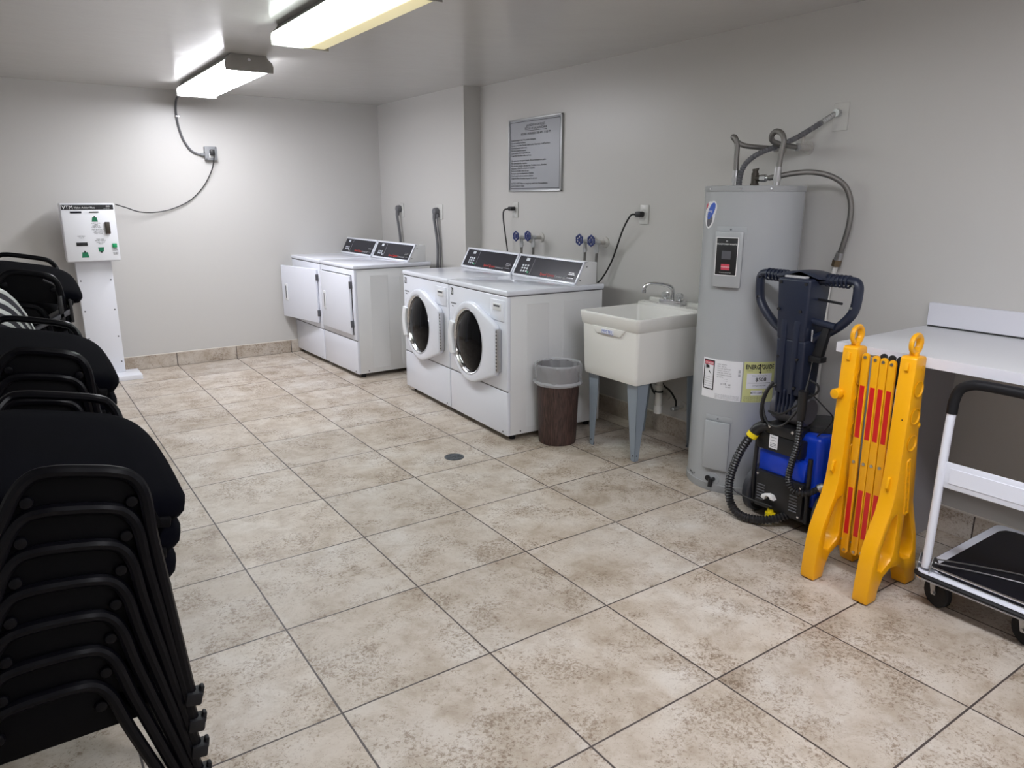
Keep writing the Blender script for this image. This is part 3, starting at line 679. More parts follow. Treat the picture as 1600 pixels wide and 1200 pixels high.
obj('spout', B().tube([(0, 0, .02), (0, 0, .07), (-.006, .005, .098), (-.03, .02, .112), (-.085, .055, .122), (-.128, .082, .118), (-.142, .09, .098), (-.144, .092, .082)], lambda q: .0125-.003*q, 14), MT['chrome'], fa)
obj('aerator', B().cyl((-.144, .092, .088), (-.145, .0925, .068), .0125, n=16), MT['steel'], fa)
for s_ in (-1, 1):
    kb = obj('knob', B().lathe([(.0, .030), (.016, .030), (.024, .036), (.026, .05), (.023, .064), (.012, .070), (.0, .070)], (0, s_*.055, 0), n=10), MT['clear'], fa)
    obj('stem', B().cyl((0, s_*.055, .024), (0, s_*.055, .052), .009), MT['chrome'], kb)
# waste and stops under the tub
t = thing('sink_drain_pipe', 'white plastic waste pipe hanging under the sink tub', 'pipe', (2.50, 2.23, .20))
obj('tailpiece', B().cyl((2.50, 2.23, .20), (2.50, 2.23, .47), .021).cyl((2.50, 2.23, .335), (2.50, 2.23, .36), .027, n=12), MT['pvc'], t, world=True)
obj('trap', B().cyl((2.50, 2.23, .185), (2.50, 2.23, .235), .025), MT['pvc'], t, world=True)
obj('clamp', B().lathe([(.0225, 0), (.0255, .001), (.0255, .009), (.0225, .01)], (2.50, 2.23, .315)), MT['rubber'], t, world=True)
def stop(y, z, lab, pts, m):
    t = thing('stop_valve', lab, 'valve', (XR, y, z))
    obj('flange', B().lathe([(.0, -.0005), (.032, -.0005), (.030, -.006), (.01, -.009), (.0, -.009)], axis='x'), MT['pipe'], t)
    obj('pipe_stub', B().cyl((-.008, 0, 0), (-.06, 0, 0), .011), MT['pipe'], t)
    obj('valve_body', B().cyl((-.055, 0, 0), (-.085, 0, 0), .014, n=12).sph((-.098, 0, -.002), .016, 14, (.5, 1, .8)), MT['galv'], t)
    h = thing('supply_line', lab.replace('stop valve', 'supply line to the tap'), 'hose', (XR-.06, y, z))
    obj('hose', B().tube(pts, .006, 8), m, h, world=True)
stop(2.19, .205, 'small stop valve on the wall under the sink, right one', [(XR-.07, 2.19, .215), (XR-.09, 2.175, .26), (XR-.12, 2.195, .32), (XR-.13, 2.25, .355), (XR-.12, 2.27, .43), (XR-.09, 2.28, .62), (XR-.085, 2.28, .80)], MT['cord'])
stop(2.33, .25, 'small stop valve on the wall under the sink, left one', [(XR-.07, 2.33, .26), (XR-.12, 2.325, .28), (XR-.15, 2.33, .35), (XR-.13, 2.33, .45), (XR-.095, 2.31, .62), (XR-.085, 2.30, .80)], MT['cord'])

# ------------------------------------------------------------------ water heater
HC = (2.40, 1.58); HR = .23; HT = 1.5
t = thing('water_heater', 'tall grey cylindrical electric water heater with energy sticker beside the sink', 'water heater', (HC[0], HC[1], 0))
obj('tank', B().lathe([(.0, .004), (HR-.006, .004), (HR, .012), (HR, HT-.022), (HR, HT-.02)], n=96), MT['tank'], t)
obj('base_ring', B().lathe([(.0, .0), (HR+.001, .0), (HR+.003, .006), (HR+.003, .038), (HR, .040)], n=96), MT['tanktrim'], t)
obj('lid', B().lathe([(HR-.01, HT-.026), (HR+.003, HT-.026), (HR+.004, HT-.022), (HR+.004, HT-.003), (HR, HT), (.0, HT+.002)], n=96), MT['tanktrim'], t)
sb = B()
for a in (203, 235, 160): sb.cyl(((HR+.003)*cos(radians(a)), (HR+.003)*sin(radians(a)), HT-.014), ((HR+.007)*cos(radians(a)), (HR+.007)*sin(radians(a)), HT-.014), .004, n=8)
obj('lid_screw', sb, MT['chrome'], t)
def cp(a, z, off): a = radians(a); return Vector(((HR+off)*cos(a), (HR+off)*sin(a), z))
def patch(b, a0, a1, z0, z1, off, n=8, nz=1): b.grid(lambda u, v: cp(a0+(a1-a0)*u, z0+(z1-z0)*v, off), n, nz); return b
def shell(b, a0, a1, z0, z1, o0, o1, bev=.004):
    n = 8; tm = bmesh.new()
    G = [[[tm.verts.new(cp(a0+(a1-a0)*i/n, z, o)) for i in range(n+1)] for z in (z0, z1)] for o in (o0, o1)]
    for i in range(n):
        tm.faces.new((G[1][0][i], G[1][0][i+1], G[1][1][i+1], G[1][1][i])); tm.faces.new((G[0][0][i], G[0][1][i], G[0][1][i+1], G[0][0][i+1]))
        for k in (0, 1): tm.faces.new((G[0][k][i], G[0][k][i+1], G[1][k][i+1], G[1][k][i]))
    for i in (0, n): tm.faces.new((G[0][0][i], G[1][0][i], G[1][1][i], G[0][1][i]))
    bmesh.ops.recalc_face_normals(tm, faces=tm.faces); b._add(tm, bev, 2, 40); return b
def ctext(b, s_, size, a, z, off, align='CENTER', sx=1, bold=0):
    """lettering wrapped on the tank: flat text bent round the cylinder"""
    tb = B().text(s_, size, (0, 0, 0), (1, 0, 0), (0, 1, 0), align, 0, sx, bold)
    for v in tb.bm.verts:
        ang = radians(a)+v.co.x/HR; v.co = Vector(((HR+off)*cos(ang), (HR+off)*sin(ang), z+v.co.y))
    me = bpy.data.meshes.new('t'); tb.bm.to_mesh(me); tb.bm.free(); b.bm.from_mesh(me); bpy.data.meshes.remove(me); return b
# seen from outside, angle grows to the right in the picture
cov = obj('thermostat_cover', shell(B(), 178, 210.5, 1.035, 1.295, .001, .026, .008), MT['tank'], t)
obj('cover_flange', shell(B(), 176, 213, 1.26, 1.315, .0005, .004, .001), MT['tank'], cov)
obj('screw', B().cyl(cp(195, 1.303, .003), cp(195, 1.303, .007), .004, n=10), MT['greyp'], cov)
obj('label_panel', shell(B(), 182, 205.5, 1.094, 1.266, .026, .0275, .0004), MT['black'], cov)
obj('label_border', patch(patch(patch(patch(B(), 181.5, 206, 1.092, 1.095, .0285), 181.5, 206, 1.265, 1.268, .0285), 181.5, 182.2, 1.092, 1.268, .0285, 1), 205.3, 206, 1.092, 1.268, .0285, 1), MT['white'], cov)
obj('lettering', ctext(ctext(B(), 'BRADFORD WHITE', .0105, 193.8, 1.233, .0284), 'M', .012, 193.8, 1.246, .0284), MT['white'], cov)
obj('switch_print', patch(B(), 189, 199, 1.168, 1.206, .0284), MT['greyp'], cov)
obj('red_label', patch(B(), 189, 198.5, 1.118, 1.145, .0284), MT['pink'], cov)
obj('red_label_lettering', ctext(ctext(B(), 'WARNING', .008, 193.8, 1.129, .0288), 'SEE MANUAL BEFORE USE', .0045, 193.8, 1.104, .0288), MT['white'], cov)
lc = obj('element_cover', shell(B(), 181, 212, .122, .372, .001, .020, .006), MT['tank'], t)
obj('cover_flange', shell(B(), 179, 214, .372, .398, .0005, .003, .001), MT['tank'], lc)
obj('screw', B().cyl(cp(196, .386, .003), cp(196, .386, .007), .004, n=10), MT['greyp'], lc)
dv = obj('drain_valve', B().lathe([(.0, 0), (.030, 0), (.029, .004), (.0, .006)], axis='x', n=24).rot(Matrix.Rotation(radians(180+16), 4, 'Z').to_4x4()).rot(Matrix.Translation(cp(196, .068, -.001))), MT['tank'], t)
obj('spigot', B().cyl(cp(196, .068, 0), cp(196, .068, .040), .011).cyl(cp(196, .076, .034), cp(196, .038, .044), .013, .011).cyl(cp(191, .074, .02), cp(191, .074, .028), .014), MT['blackp'], dv)
# stickers
st = obj('information_sticker', patch(B(), 168.5, 220.5, .484, .682, .0009, 16), MT['paper'], t, label='white printed information sticker')
obj('danger_border', patch(patch(patch(patch(B(), 170, 186.5, .525, .531, .0014, 4), 170, 186.5, .668, .674, .0014, 4), 170, 171.6, .525, .674, .0014, 1), 185, 186.5, .525, .674, .0014, 1), MT['black'], st)
obj('danger_band', patch(B(), 171.6, 185, .650, .668, .0015, 4), MT['pink'], st)
obj('danger_lettering', ctext(B(), 'DANGER', .013, 178.3, .654, .002), MT['white'], st)
fg = B(); fg.grid(lambda u, v: cp(174+5*u, .635+.014*v-.004*u, .0018), 4, 2); fg.grid(lambda u, v: cp(178.5+4.5*u, .602+.010*v*(1-u)+.012*(1-u), .0018), 4, 2)
for k in range(3): fg.grid(lambda u, v, k=k: cp(173+1.2*k+.6*u, .630+.02*v, .0019), 1, 1)
obj('hazard_picture', fg, MT['black'], st)
tb = B()
for k, s_ in enumerate(['MODEL  RE250T6', 'SERIAL  TB42118', 'VOLTS 240  WATTS 4500', 'CAPACITY  US GAL  50', 'UPPER 4500  LOWER 4500', 'MAX WORKING PRESSURE', 'TEST 300 PSI']): ctext(tb, s_, .0078, 190, .658-k*.0105, .0014, 'LEFT', .8)
for k in range(5): ctext(tb, 'flammable vapor hazard keep clear of', .0052, 171.8, .586-k*.011, .0014, 'LEFT', .62)
for k in range(4): ctext(tb, 'installation must comply with all local codes and be made by a plumber', .0052, 189, .508-k*.006, .0014, 'LEFT', .8)
ctext(tb, 'c UL us', .016, 202, .560, .0014); ctext(tb, 'LISTED', .008, 205, .549, .0014)
tb.grid(lambda u, v: cp(199+5*u, .580+.001*v, .0014), 4, 1); tb.grid(lambda u, v: cp(199+5*u, .589+.001*v, .0014), 4, 1)
obj('small_print', tb, MT['greyp'], st)
obj('barcode', (lambda b: [patch(b, 216, 218.6, .610+.006*k, .6125+.006*k, .0014, 1) for k in range(6)] and b)(B()), MT['greyp'], st)
ye = obj('energy_sticker', patch(B(), 222, 261, .484, .684, .0009, 12), MT['yel'], t, label='yellow energy guide sticker')
obj('white_panel', patch(patch(B(), 226, 257, .553, .628, .0013, 10), 232, 246, .520, .545, .0013, 5), MT['paper'], ye)
tb = B()
ctext(tb, 'ENERG', .030, 232.3, .650, .0018, 'CENTER', .72, .0008); ctext(tb, 'GUIDE', .030, 251.3, .650, .0018, 'CENTER', .72, .0008)
patch(tb, 240.8, 241.9, .634, .676, .0018, 1); tb.grid(lambda u, v: cp(241.35+(u-.5)*4*v, .625+.012*v, .0018), 2, 1)
tb.grid(lambda u, v: cp(239.6+1.2*v+1.0*u-(0), .662+.012*(1-v), .0018), 2, 1); tb.grid(lambda u, v: cp(242.2+1.2*v+1.0*u, .662+.012*v, .0018), 2, 1)
ctext(tb, '$508', .025, 243, .590, .0018, 'CENTER', 1.1, .0004); ctext(tb, '4773 kWh', .015, 239.5, .527, .0018, 'CENTER', 1.0, .0002)
ctext(tb, 'Estimated Yearly Energy Cost', .0078, 241.5, .615, .0018, 'CENTER', .8); patch(tb, 227, 256, .580, .582, .0018, 8)
ctext(tb, 'Cost Range of Similar Models', .007, 241.5, .566, .0018, 'CENTER', .8)
for k in range(4): ctext(tb, 'Your cost will depend on your utility rates and use', .0065, 224, .510-k*.007, .0018, 'LEFT', .72)
ctext(tb, 'U.S. Government', .006, 225, .640, .0018, 'LEFT', .7); ctext(tb, 'Water Heater', .006, 249, .640, .0018, 'LEFT', .7)
obj('lettering', tb, MT['black'], ye)
# swoosh badge high on the left
def ell(b, ca, cz, ra, rz, rot, off, n=24):
    tm = bmesh.new(); c0 = tm.verts.new(cp(ca, cz, off)); vs = []
    for k in range(n):
        q = 2*pi*k/n; x = ra*cos(q); z = rz*sin(q); X_ = x*cos(rot)-z*sin(rot); Z_ = x*sin(rot)+z*cos(rot)
        vs.append(tm.verts.new(cp(ca+math.degrees(X_/HR), cz+Z_, off)))
    for k in range(n): tm.faces.new((c0, vs[k], vs[(k+1) % n]))
    b._add(tm); return b
bd = obj('round_badge', ell(ell(B(), 159, 1.366, .046, .064, -.10, .0008), 163, 1.386, .034, .050, -.62, .0009), MT['paper'], t, label='white oval badge with a blue swoosh')
obj('blue_swoosh', ell(B(), 162.5, 1.384, .022, .046, -.62, .0014), MT['bluep'], bd)
obj('dark_swoosh', ell(B(), 160, 1.340, .022, .032, -.55, .0012), MT['greyp'], bd)
obj('red_arc', ell(B(), 152, 1.405, .007, .018, -.62, .0014), MT['pink'], bd)
obj('lettering', ctext(B(), 'energy', .016, 161, 1.380, .0018, 'CENTER', .8), MT['white'], bd)
sc_ = B()
for a, z in ((152, .052), (154, .054), (157, .05), (160, .048), (163.5, .055)): sc_.grid(lambda u, v: cp(a+1.6*u, z+.014*v*(1-u*.5), .0008), 1, 1)
obj('paint_chips', sc_, MT['black'], t)

# fittings on top
def fit_(n_, lab, x, y, z0, parts, cat='fitting'):
    q = thing(n_, lab, cat, (x, y, z0)); [obj(a, b, m, q) for a, b, m in parts]; return q
zt = HT+.001
fit_('pipe_nipple', 'galvanised nipple under the left looped hose on the heater top', 2.40, 1.70, zt, [('nipple', B().cyl((0, 0, 0), (0, 0, .05), .014, n=16).cyl((0, 0, .018), (0, 0, .042), .019, n=6), MT['steel'])])
fit_('pipe_nipple', 'galvanised nipple under the right looped hose on the heater top', 2.40, 1.46, zt, [('nipple', B().cyl((0, 0, 0), (0, 0, .05), .014, n=16).cyl((0, 0, .018), (0, 0, .042), .019, n=6), MT['steel'])])
fit_('relief_valve', 'dark bronze relief valve with a lever on the heater top', 2.40, 1.585, zt, [
    ('body', B().cyl((0, 0, 0), (0, 0, .012), .022, n=6).cyl((0, 0, 0), (0, 0, .06), .017).cyl((0, 0, .035), (0, -.035, .035), .015).cyl((0, 0, .055), (0, 0, .072), .013), MT['bronze']),
    ('lever', B().hexa([(-.006, -.012, .068), (.006, -.012, .068), (.006, .016, .072), (-.006, .016, .072)], [(-.006, -.018, .082), (.006, -.018, .082), (.006, .012, .078), (-.006, .012, .078)], .001), MT['bronze']),
    ('outlet_nut', B().cyl((0, -.035, .035), (0, -.065, .035), .017, n=6).cyl((0, -.065, .035), (0, -.08, .035), .011), MT['steel'])])
def hose(lab, pts, r, m, ripple=None, n=12, name='hose', cat='hose', ends=None):
    t = thing(name, lab, cat, pts[0])
    obj('braided_tube' if not ripple else 'corrugated_tube', B().tube(pts, r, n, ripple=ripple, sub=12), m, t, world=True)
    for (a, b, rr_, mm, nm) in ends or (): obj(nm, B().cyl(a, b, rr_, n=6 if 'nut' in nm else 16), mm, t, world=True)
    return t
hose('braided steel hose looping from the left heater nipple to the wall', [(2.40, 1.70, 1.545), (2.40, 1.702, 1.62), (2.402, 1.706, 1.69), (2.40, 1.718, 1.728), (2.415, 1.745, 1.735), (2.445, 1.745, 1.715), (2.47, 1.715, 1.695), (2.52, 1.68, 1.688), (2.58, 1.66, 1.685), (2.62, 1.655, 1.685)], .0125, MT['braid'],
     ends=[((2.40, 1.70, 1.54), (2.40, 1.70, 1.575), .0165, MT['steel'], 'end_collar'), ((2.615, 1.655, 1.685), (2.64, 1.655, 1.685), .017, MT['steel'], 'end_nut')])
hose('braided steel hose looping from the right heater nipple to the wall valve', [(2.40, 1.46, 1.545), (2.40, 1.455, 1.60), (2.40, 1.448, 1.66), (2.402, 1.443, 1.70), (2.405, 1.460, 1.732), (2.41, 1.495, 1.745), (2.42, 1.525, 1.728), (2.44, 1.532, 1.705), (2.49, 1.518, 1.690), (2.54, 1.505, 1.684), (2.575, 1.50, 1.682)], .0125, MT['braid'],
     ends=[((2.40, 1.46, 1.54), (2.40, 1.458, 1.585), .0165, MT['steel'], 'end_collar'), ((2.572, 1.50, 1.682), (2.595, 1.50, 1.682), .018, MT['steel'], 'end_nut')])
fit_('wall_valve', 'painted supply valve on the wall at the end of the right looped hose', XR, 1.50, 1.682, [
    ('pipe_stub', B().cyl((-.001, 0, 0), (-.085, 0, 0), .017).cyl((-.001, 0, 0), (-.007, 0, 0), .032), MT['pipe']),
    ('handle', B().cyl((-.05, 0, .012), (-.05, 0, .055), .009).box(-.065, -.035, -.006, .03, .052, .060, .002), MT['pipe'])], 'valve')
fit_('wall_valve', 'painted supply stub on the wall at the end of the left looped hose', XR, 1.655, 1.685, [
    ('pipe_stub', B().cyl((-.001, 0, 0), (-.045, 0, 0), .016).cyl((-.001, 0, 0), (-.007, 0, 0), .030), MT['pipe'])], 'valve')
hose('dark corrugated electrical conduit arching from the heater top up to the wall plate', [(2.40, 1.675, 1.50), (2.40, 1.672, 1.55), (2.405, 1.65, 1.605), (2.43, 1.60, 1.65), (2.49, 1.54, 1.685), (2.54, 1.49, 1.715), (2.585, 1.44, 1.755), (2.62, 1.40, 1.79)], .014, MT['gcord'], ripple=(.2, .013), name='electrical_conduit', cat='conduit')
hose('bare grey end of the corrugated conduit at the wall plate', [(2.62, 1.40, 1.79), (2.645, 1.378, 1.812), (2.66, 1.362, 1.826), (2.675, 1.356, 1.828)], .0135, MT['galv'], ripple=(.12, .009), name='conduit_end', cat='conduit')
t = thing('wall_plate', 'painted blank electrical plate high on the right wall above the heater', 'plate', (XR, 1.345, 1.812))
obj('cover_plate', B().box(-.006, -.0005, -.038, .038, -.062, .062, .002), MT['plate'], t)
obj('connector', B().cyl((-.006, .011, .016), (-.03, .011, .016), .018, n=8), MT['galv'], t)
hose('braided steel discharge hose arching right from the relief valve down to a white pipe', [(2.40, 1.505, 1.536), (2.41, 1.47, 1.542), (2.45, 1.41, 1.556), (2.50, 1.345, 1.560), (2.555, 1.28, 1.540), (2.60, 1.235, 1.495), (2.625, 1.215, 1.42), (2.63, 1.215, 1.33), (2.635, 1.235, 1.24), (2.64, 1.25, 1.19)], .0125, MT['braid'],
     ends=[((2.64, 1.251, 1.195), (2.642, 1.262, 1.155), .017, MT['steel'], 'end_collar'), ((2.642, 1.262, 1.16), (2.644, 1.267, 1.13), .021, MT['brass'], 'brass_nut')])
tag(base_mesh(obj('discharge_pipe', B().tube([(2.644, 1.268, 1.132), (2.648, 1.285, 1.06), (2.652, 1.30, .98), (2.655, 1.305, .5), (2.655, 1.305, .03)], .0125, 12), MT['pvc'], None), (2.655, 1.305, .03)), 'white discharge pipe running down the wall behind the water heater', 'pipe')

# ------------------------------------------------------------------ upright carpet extractor
EX, EY = 2.10, 1.105
t = thing('floor_cleaning_machine', 'blue and black upright floor cleaning machine between the water heater and the yellow barrier', 'floor cleaning machine', (EX, EY, 0))
def e(nm, b, m, p=None, **k): return obj(nm, b, m, p or t, world=False, **k) if p is None else obj(nm, b, m, p, world=False, **k)
def LX(b): return b.rot(Matrix.Translation((-EX, -EY, 0)))
obj('chassis', LX(B().box(2.11, 2.46, .945, 1.225, .055, .125, .01)), MT['blackp'], t)
bt = obj('blue_tank', LX(B().hexa([(2.125, .915, .12), (2.46, .915, .12), (2.46, 1.238, .12), (2.125, 1.238, .12)], [(2.135, .925, .452), (2.43, .925, .452), (2.43, 1.232, .452), (2.135, 1.232, .452)], .03, 4)), MT['blue'], t)
obj('tank_front', LX(B().prism([(.972, .238), (1.208, .238), (1.212, .335), (1.16, .352), (1.03, .345), (.966, .33)], 'x', 2.105, 2.14, .010)), MT['blue'], bt)
obj('tank_side_panel', LX(B().prism([(2.20, .16), (2.40, .16), (2.40, .33), (2.36, .37), (2.27, .37), (2.20, .33)], 'y', .908, .925, .006)), MT['blue'], bt)
obj('lettering', LX(B().text('ELITE', .018, (2.33, .9075, .25), (1, 0, 0), Z)), MT['grey'], bt)
obj('tank_lid', LX(B().lathe([(.0, .478), (.10, .479), (.118, .473), (.122, .462), (.122, .445), (.0, .445)], (2.30, 1.03, 0), n=36, sc=(1.0, .82))), MT['blackp'], t)
bp_ = obj('rear_panel', LX(B().box(2.092, 2.13, .962, 1.210, .068, .240, .012)), MT['blackp'], t)
v_ = B()
for k in range(6):
    for y in (1.155, .985): v_.box(2.089, 2.094, y, y+.040, .10+.014*k, .106+.014*k, .001, 1)
obj('vent_slots', LX(v_), MT['greyp'], bp_)
for y, z in ((.975, .222), (1.197, .222), (.975, .085), (1.197, .085)): obj('screw', LX(B().cyl((2.093, y, z), (2.089, y, z), .0055, n=10)), MT['chrome'], bp_)
obj('cord_hook', LX(B().prism([(1.155, .125), (1.150, .140), (1.12, .150), (1.10, .147), (1.085, .128), (1.105, .128), (1.112, .138), (1.125, .139), (1.135, .128), (1.135, .118)], 'x', 2.065, 2.092, .003)), MT['white'], bp_)
obj('mounting_block', LX(B().box(2.085, 2.14, .99, 1.215, .345, .425, .01)), MT['blackp'], t)
stk = obj('white_sticker', LX(B().box(2.0835, 2.0855, 1.105, 1.148, .362, .424)), MT['paper'], t)
obj('small_print', LX((lambda b: [b.box(2.083, 2.0836, 1.112, 1.142, .370+.007*k, .372+.007*k) for k in (0, 1, 2, 4, 6)] and b)(B())), MT['greyp'], stk)
obj('bracket', LX(B().box(2.08, 2.20, 1.015, 1.175, .425, .475, .008).cyl((2.078, 1.04, .45), (2.085, 1.04, .45), .008, n=10).cyl((2.078, 1.15, .45), (2.085, 1.15, .45), .008, n=10)), MT['blackp'], t)
for y in (1.032, 1.148): obj('bolt', LX(B().cyl((2.075, y, .462), (2.083, y, .462), .007, n=10)), MT['chrome'], t)
# wheels
for y0, y1 in ((1.232, 1.270), (.872, .910)):
    wh = obj('wheel', LX(B().lathe([(.06, y0+.004), (.105, y0), (.115, y0+.007), (.115, y1-.007), (.105, y1), (.06, y1-.004)], (2.19, 0, .1155), 'y', 40)), MT['tyre'], t)
    obj('hub', LX(B().lathe([(.0, y0+.002), (.07, y0+.003), (.07, y1-.003), (.0, y1-.002)], (2.19, 0, .1155), 'y', 32)), MT['greyp'], wh)
obj('frame_tube', LX(B().tube([(2.115, 1.228, .06), (2.105, 1.228, .2), (2.11, 1.226, .43)], .010)), MT['blackp'], t)
obj('frame_tube', LX(B().tube([(2.115, .950, .06), (2.10, .945, .2), (2.105, .95, .36)], .010)), MT['blackp'], t)
obj('drain_cap', LX(B().cyl((2.10, 1.118, .03), (2.10, 1.118, .055), .024, n=16).cyl((2.10, 1.118, .055), (2.10, 1.118, .07), .014)), MT['yring'], t)
# motor housing and handle column
mh = obj('motor_housing', LX(B().lathe([(.0, 1.015), (.055, 1.015), (.068, 1.025), (.070, 1.05), (.070, 1.15), (.066, 1.172), (.05, 1.182), (.0, 1.182)], (2.165, 0, .545), 'y', 32)), MT['greyp'], t)
rb = B()
for k in range(5): rb.box(2.085, 2.13, 1.060+.018*k, 1.068+.018*k, .53, .640, .002, 1)
obj('housing_fins', LX(rb), MT['navy'], mh)
col_ = B().hexa([(2.095, 1.024, .618), (2.205, 1.024, .618), (2.205, 1.157, .618), (2.095, 1.157, .618)], [(2.092, 1.027, .86), (2.225, 1.027, .86), (2.225, 1.168, .86), (2.092, 1.168, .86)], .010, 3)
col_.hexa([(2.092, 1.033, .855), (2.225, 1.033, .855), (2.225, 1.168, .855), (2.092, 1.168, .855)], [(2.088, 1.026, 1.118), (2.238, 1.026, 1.128), (2.238, 1.184, 1.128), (2.088, 1.184, 1.118)], .010, 3)
hc = obj('handle_column', LX(col_), MT['navy'], t)
obj('column_ribs', LX(B().hexa([(2.082, 1.062, .625), (2.10, 1.058, .625), (2.10, 1.082, .625), (2.082, 1.078, .625)], [(2.086, 1.058, .92), (2.10, 1.054, .99), (2.10, 1.088, .99), (2.086, 1.084, .92)], .003).hexa([(2.082, 1.116, .625), (2.10, 1.112, .625), (2.10, 1.140, .625), (2.082, 1.136, .625)], [(2.086, 1.122, .92), (2.10, 1.118, .99), (2.10, 1.150, .99), (2.086, 1.146, .92)], .003)), MT['navy'], hc)
obj('top_cap', LX(B().prism([(1.00, 1.115)]+[(1.105+.11*cos(radians(a)), 1.115+.033*sin(radians(a))) for a in range(10, 171, 16)]+[(1.21, 1.115)], 'x', 2.125, 2.235, .008)), MT['navy'], hc)
obj('label_plate', LX(B().box(2.10, 2.16, 1.06, 1.16, 1.120, 1.1285, .002)), MT['grey'], hc)
sk = B()
for y, z in ((1.045, 1.10), (1.165, 1.10), (1.060, .985), (1.165, .985), (1.055, .78), (1.145, .78), (1.055, .655)): sk.cyl((2.094, y, z), (2.083, y, z), .0065, n=12)
obj('screw_holes', LX(sk), MT['black'], hc)
for s_ in (-1, 1):
    Y = lambda d: EY+s_*d
    pts = [(2.165, Y(.065), 1.112), (2.175, Y(.12), 1.117), (2.18, Y(.195), 1.121), (2.18, Y(.226), 1.112), (2.18, Y(.234), 1.075), (2.18, Y(.224), 1.00), (2.178, Y(.185), .945), (2.175, Y(.13), .90), (2.17, Y(.085), .875), (2.165, Y(.055), .84)]
    gp = obj('grip', LX(B().tube(pts, (.0185, .024), 12, flat=(0, 0, 1))), MT['navy'], hc)
    gr = B()
    for k in range(6): gr.lathe([(.0215, -.004), (.0275, -.003), (.0275, .003), (.0215, .004)], (2.178, EY+s_*(.10+.018*k), 1.1165), 'y', 14)
    obj('grip_ridges', LX(gr), MT['navy'], gp)
    for dd, z in ((.222, 1.103), (.224, 1.015), (.150, .915)): obj('screw', LX(B().cyl((2.163, Y(dd), z), (2.156, Y(dd), z), .006, n=10)), MT['chrome'], gp)
obj('lever', LX(B().cyl((2.16, 1.03, 1.035), (2.13, .905, 1.033), .0055, n=10)), MT['blackp'], hc)
obj('trigger_bar', LX(B().cyl((2.14, 1.035, .945), (2.15, .935, .932), .015, n=14)), MT['navy'], hc)
obj('linkage', LX(B().hexa([(2.13, .975, .79), (2.16, .975, .79), (2.16, 1.02, .79), (2.13, 1.02, .79)], [(2.14, .955, .925), (2.17, .955, .925), (2.17, .985, .925), (2.14, .985, .925)], .004).box(2.12, 2.165, .965, 1.025, .775, .80, .004).cyl((2.115, .975, .785), (2.125, .975, .785), .006, n=10)), MT['blackp'], hc)
obj('spring', LX(B().tube([(2.125, 1.02, .91), (2.125, 1.018, .86)], .005, ripple=(.3, .005))), MT['steel'], hc)
obj('pull_wire', LX(B().tube([(2.125, 1.005, .78), (2.12, 1.012, .69), (2.11, 1.02, .60)], .0015, 6)), MT['steel'], t)
# hoses and cables of the machine
hs = obj('suction_hose', LX(B().tube([(2.085, 1.205, .440), (2.06, 1.225, .405), (2.04, 1.258, .330), (2.03, 1.285, .245), (2.025, 1.300, .150), (2.02, 1.282, .070), (2.01, 1.225, .030), (2.03, 1.145, .026), (2.07, 1.075, .045), (2.12, 1.03, .075)], .0205, 14, ripple=(.24, .014))), MT['blackp'], t)
obj('hose_elbow', LX(B().tube([(2.12, 1.145, .445), (2.09, 1.175, .455), (2.075, 1.205, .440), (2.065, 1.222, .41)], .024, 14)), MT['blackp'], hs)
obj('yellow_ring', LX(B().cyl((2.066, 1.219, .415), (2.060, 1.228, .395), .0255, n=20)), MT['yring'], hs)
h2 = obj('solution_hose', LX(B().tube([(2.065, .992, .60), (2.062, .990, .52), (2.055, .990, .42), (2.05, 1.005, .33), (2.052, 1.012, .26), (2.055, .985, .218), (2.07, .935, .215), (2.10, .895, .245)], .0155, 12, ripple=(.24, .012))), MT['blackp'], t)
obj('hose_cuff', LX(B().cyl((2.065, .992, .66), (2.064, .991, .535), .021, .018, 16)), MT['blackp'], h2)
obj('hose_clamp', LX(B().cyl((2.098, .897, .243), (2.112, .880, .256), .02, n=16)), MT['steel'], h2)
cb = B().tube([(2.09, .990, .700), (2.07, .99, .64), (2.065, 1.01, .575), (2.06, 1.06, .50), (2.055, 1.11, .475), (2.06, 1.155, .49), (2.075, 1.19, .55), (2.085, 1.175, .625), (2.09, 1.14, .655)], .005, 8)
cb.tube([(2.09, .985, .705), (2.10, .955, .69), (2.10, .95, .66), (2.09, .985, .625), (2.075, 1.04, .575), (2.07, 1.10, .53), (2.075, 1.16, .53)], .005, 8)
cb.tube([(2.09, 1.16, .66), (2.072, 1.185, .60), (2.068, 1.192, .52), (2.072, 1.18, .475)], .008, 8)
cb.tube([(2.13, 1.00, .64), (2.15, .94, .585), (2.17, .912, .545), (2.16, .925, .50), (2.14, .955, .455)], .003, 8)
obj('cable', LX(cb), MT['cord'], t)
obj('thin_tube', LX(B().tube([(2.035, 1.29, .235), (2.02, 1.308, .16), (2.04, 1.27, .118), (2.06, 1.19, .098), (2.08, 1.10, .092)], .004, 8)), MT['cord'], t)

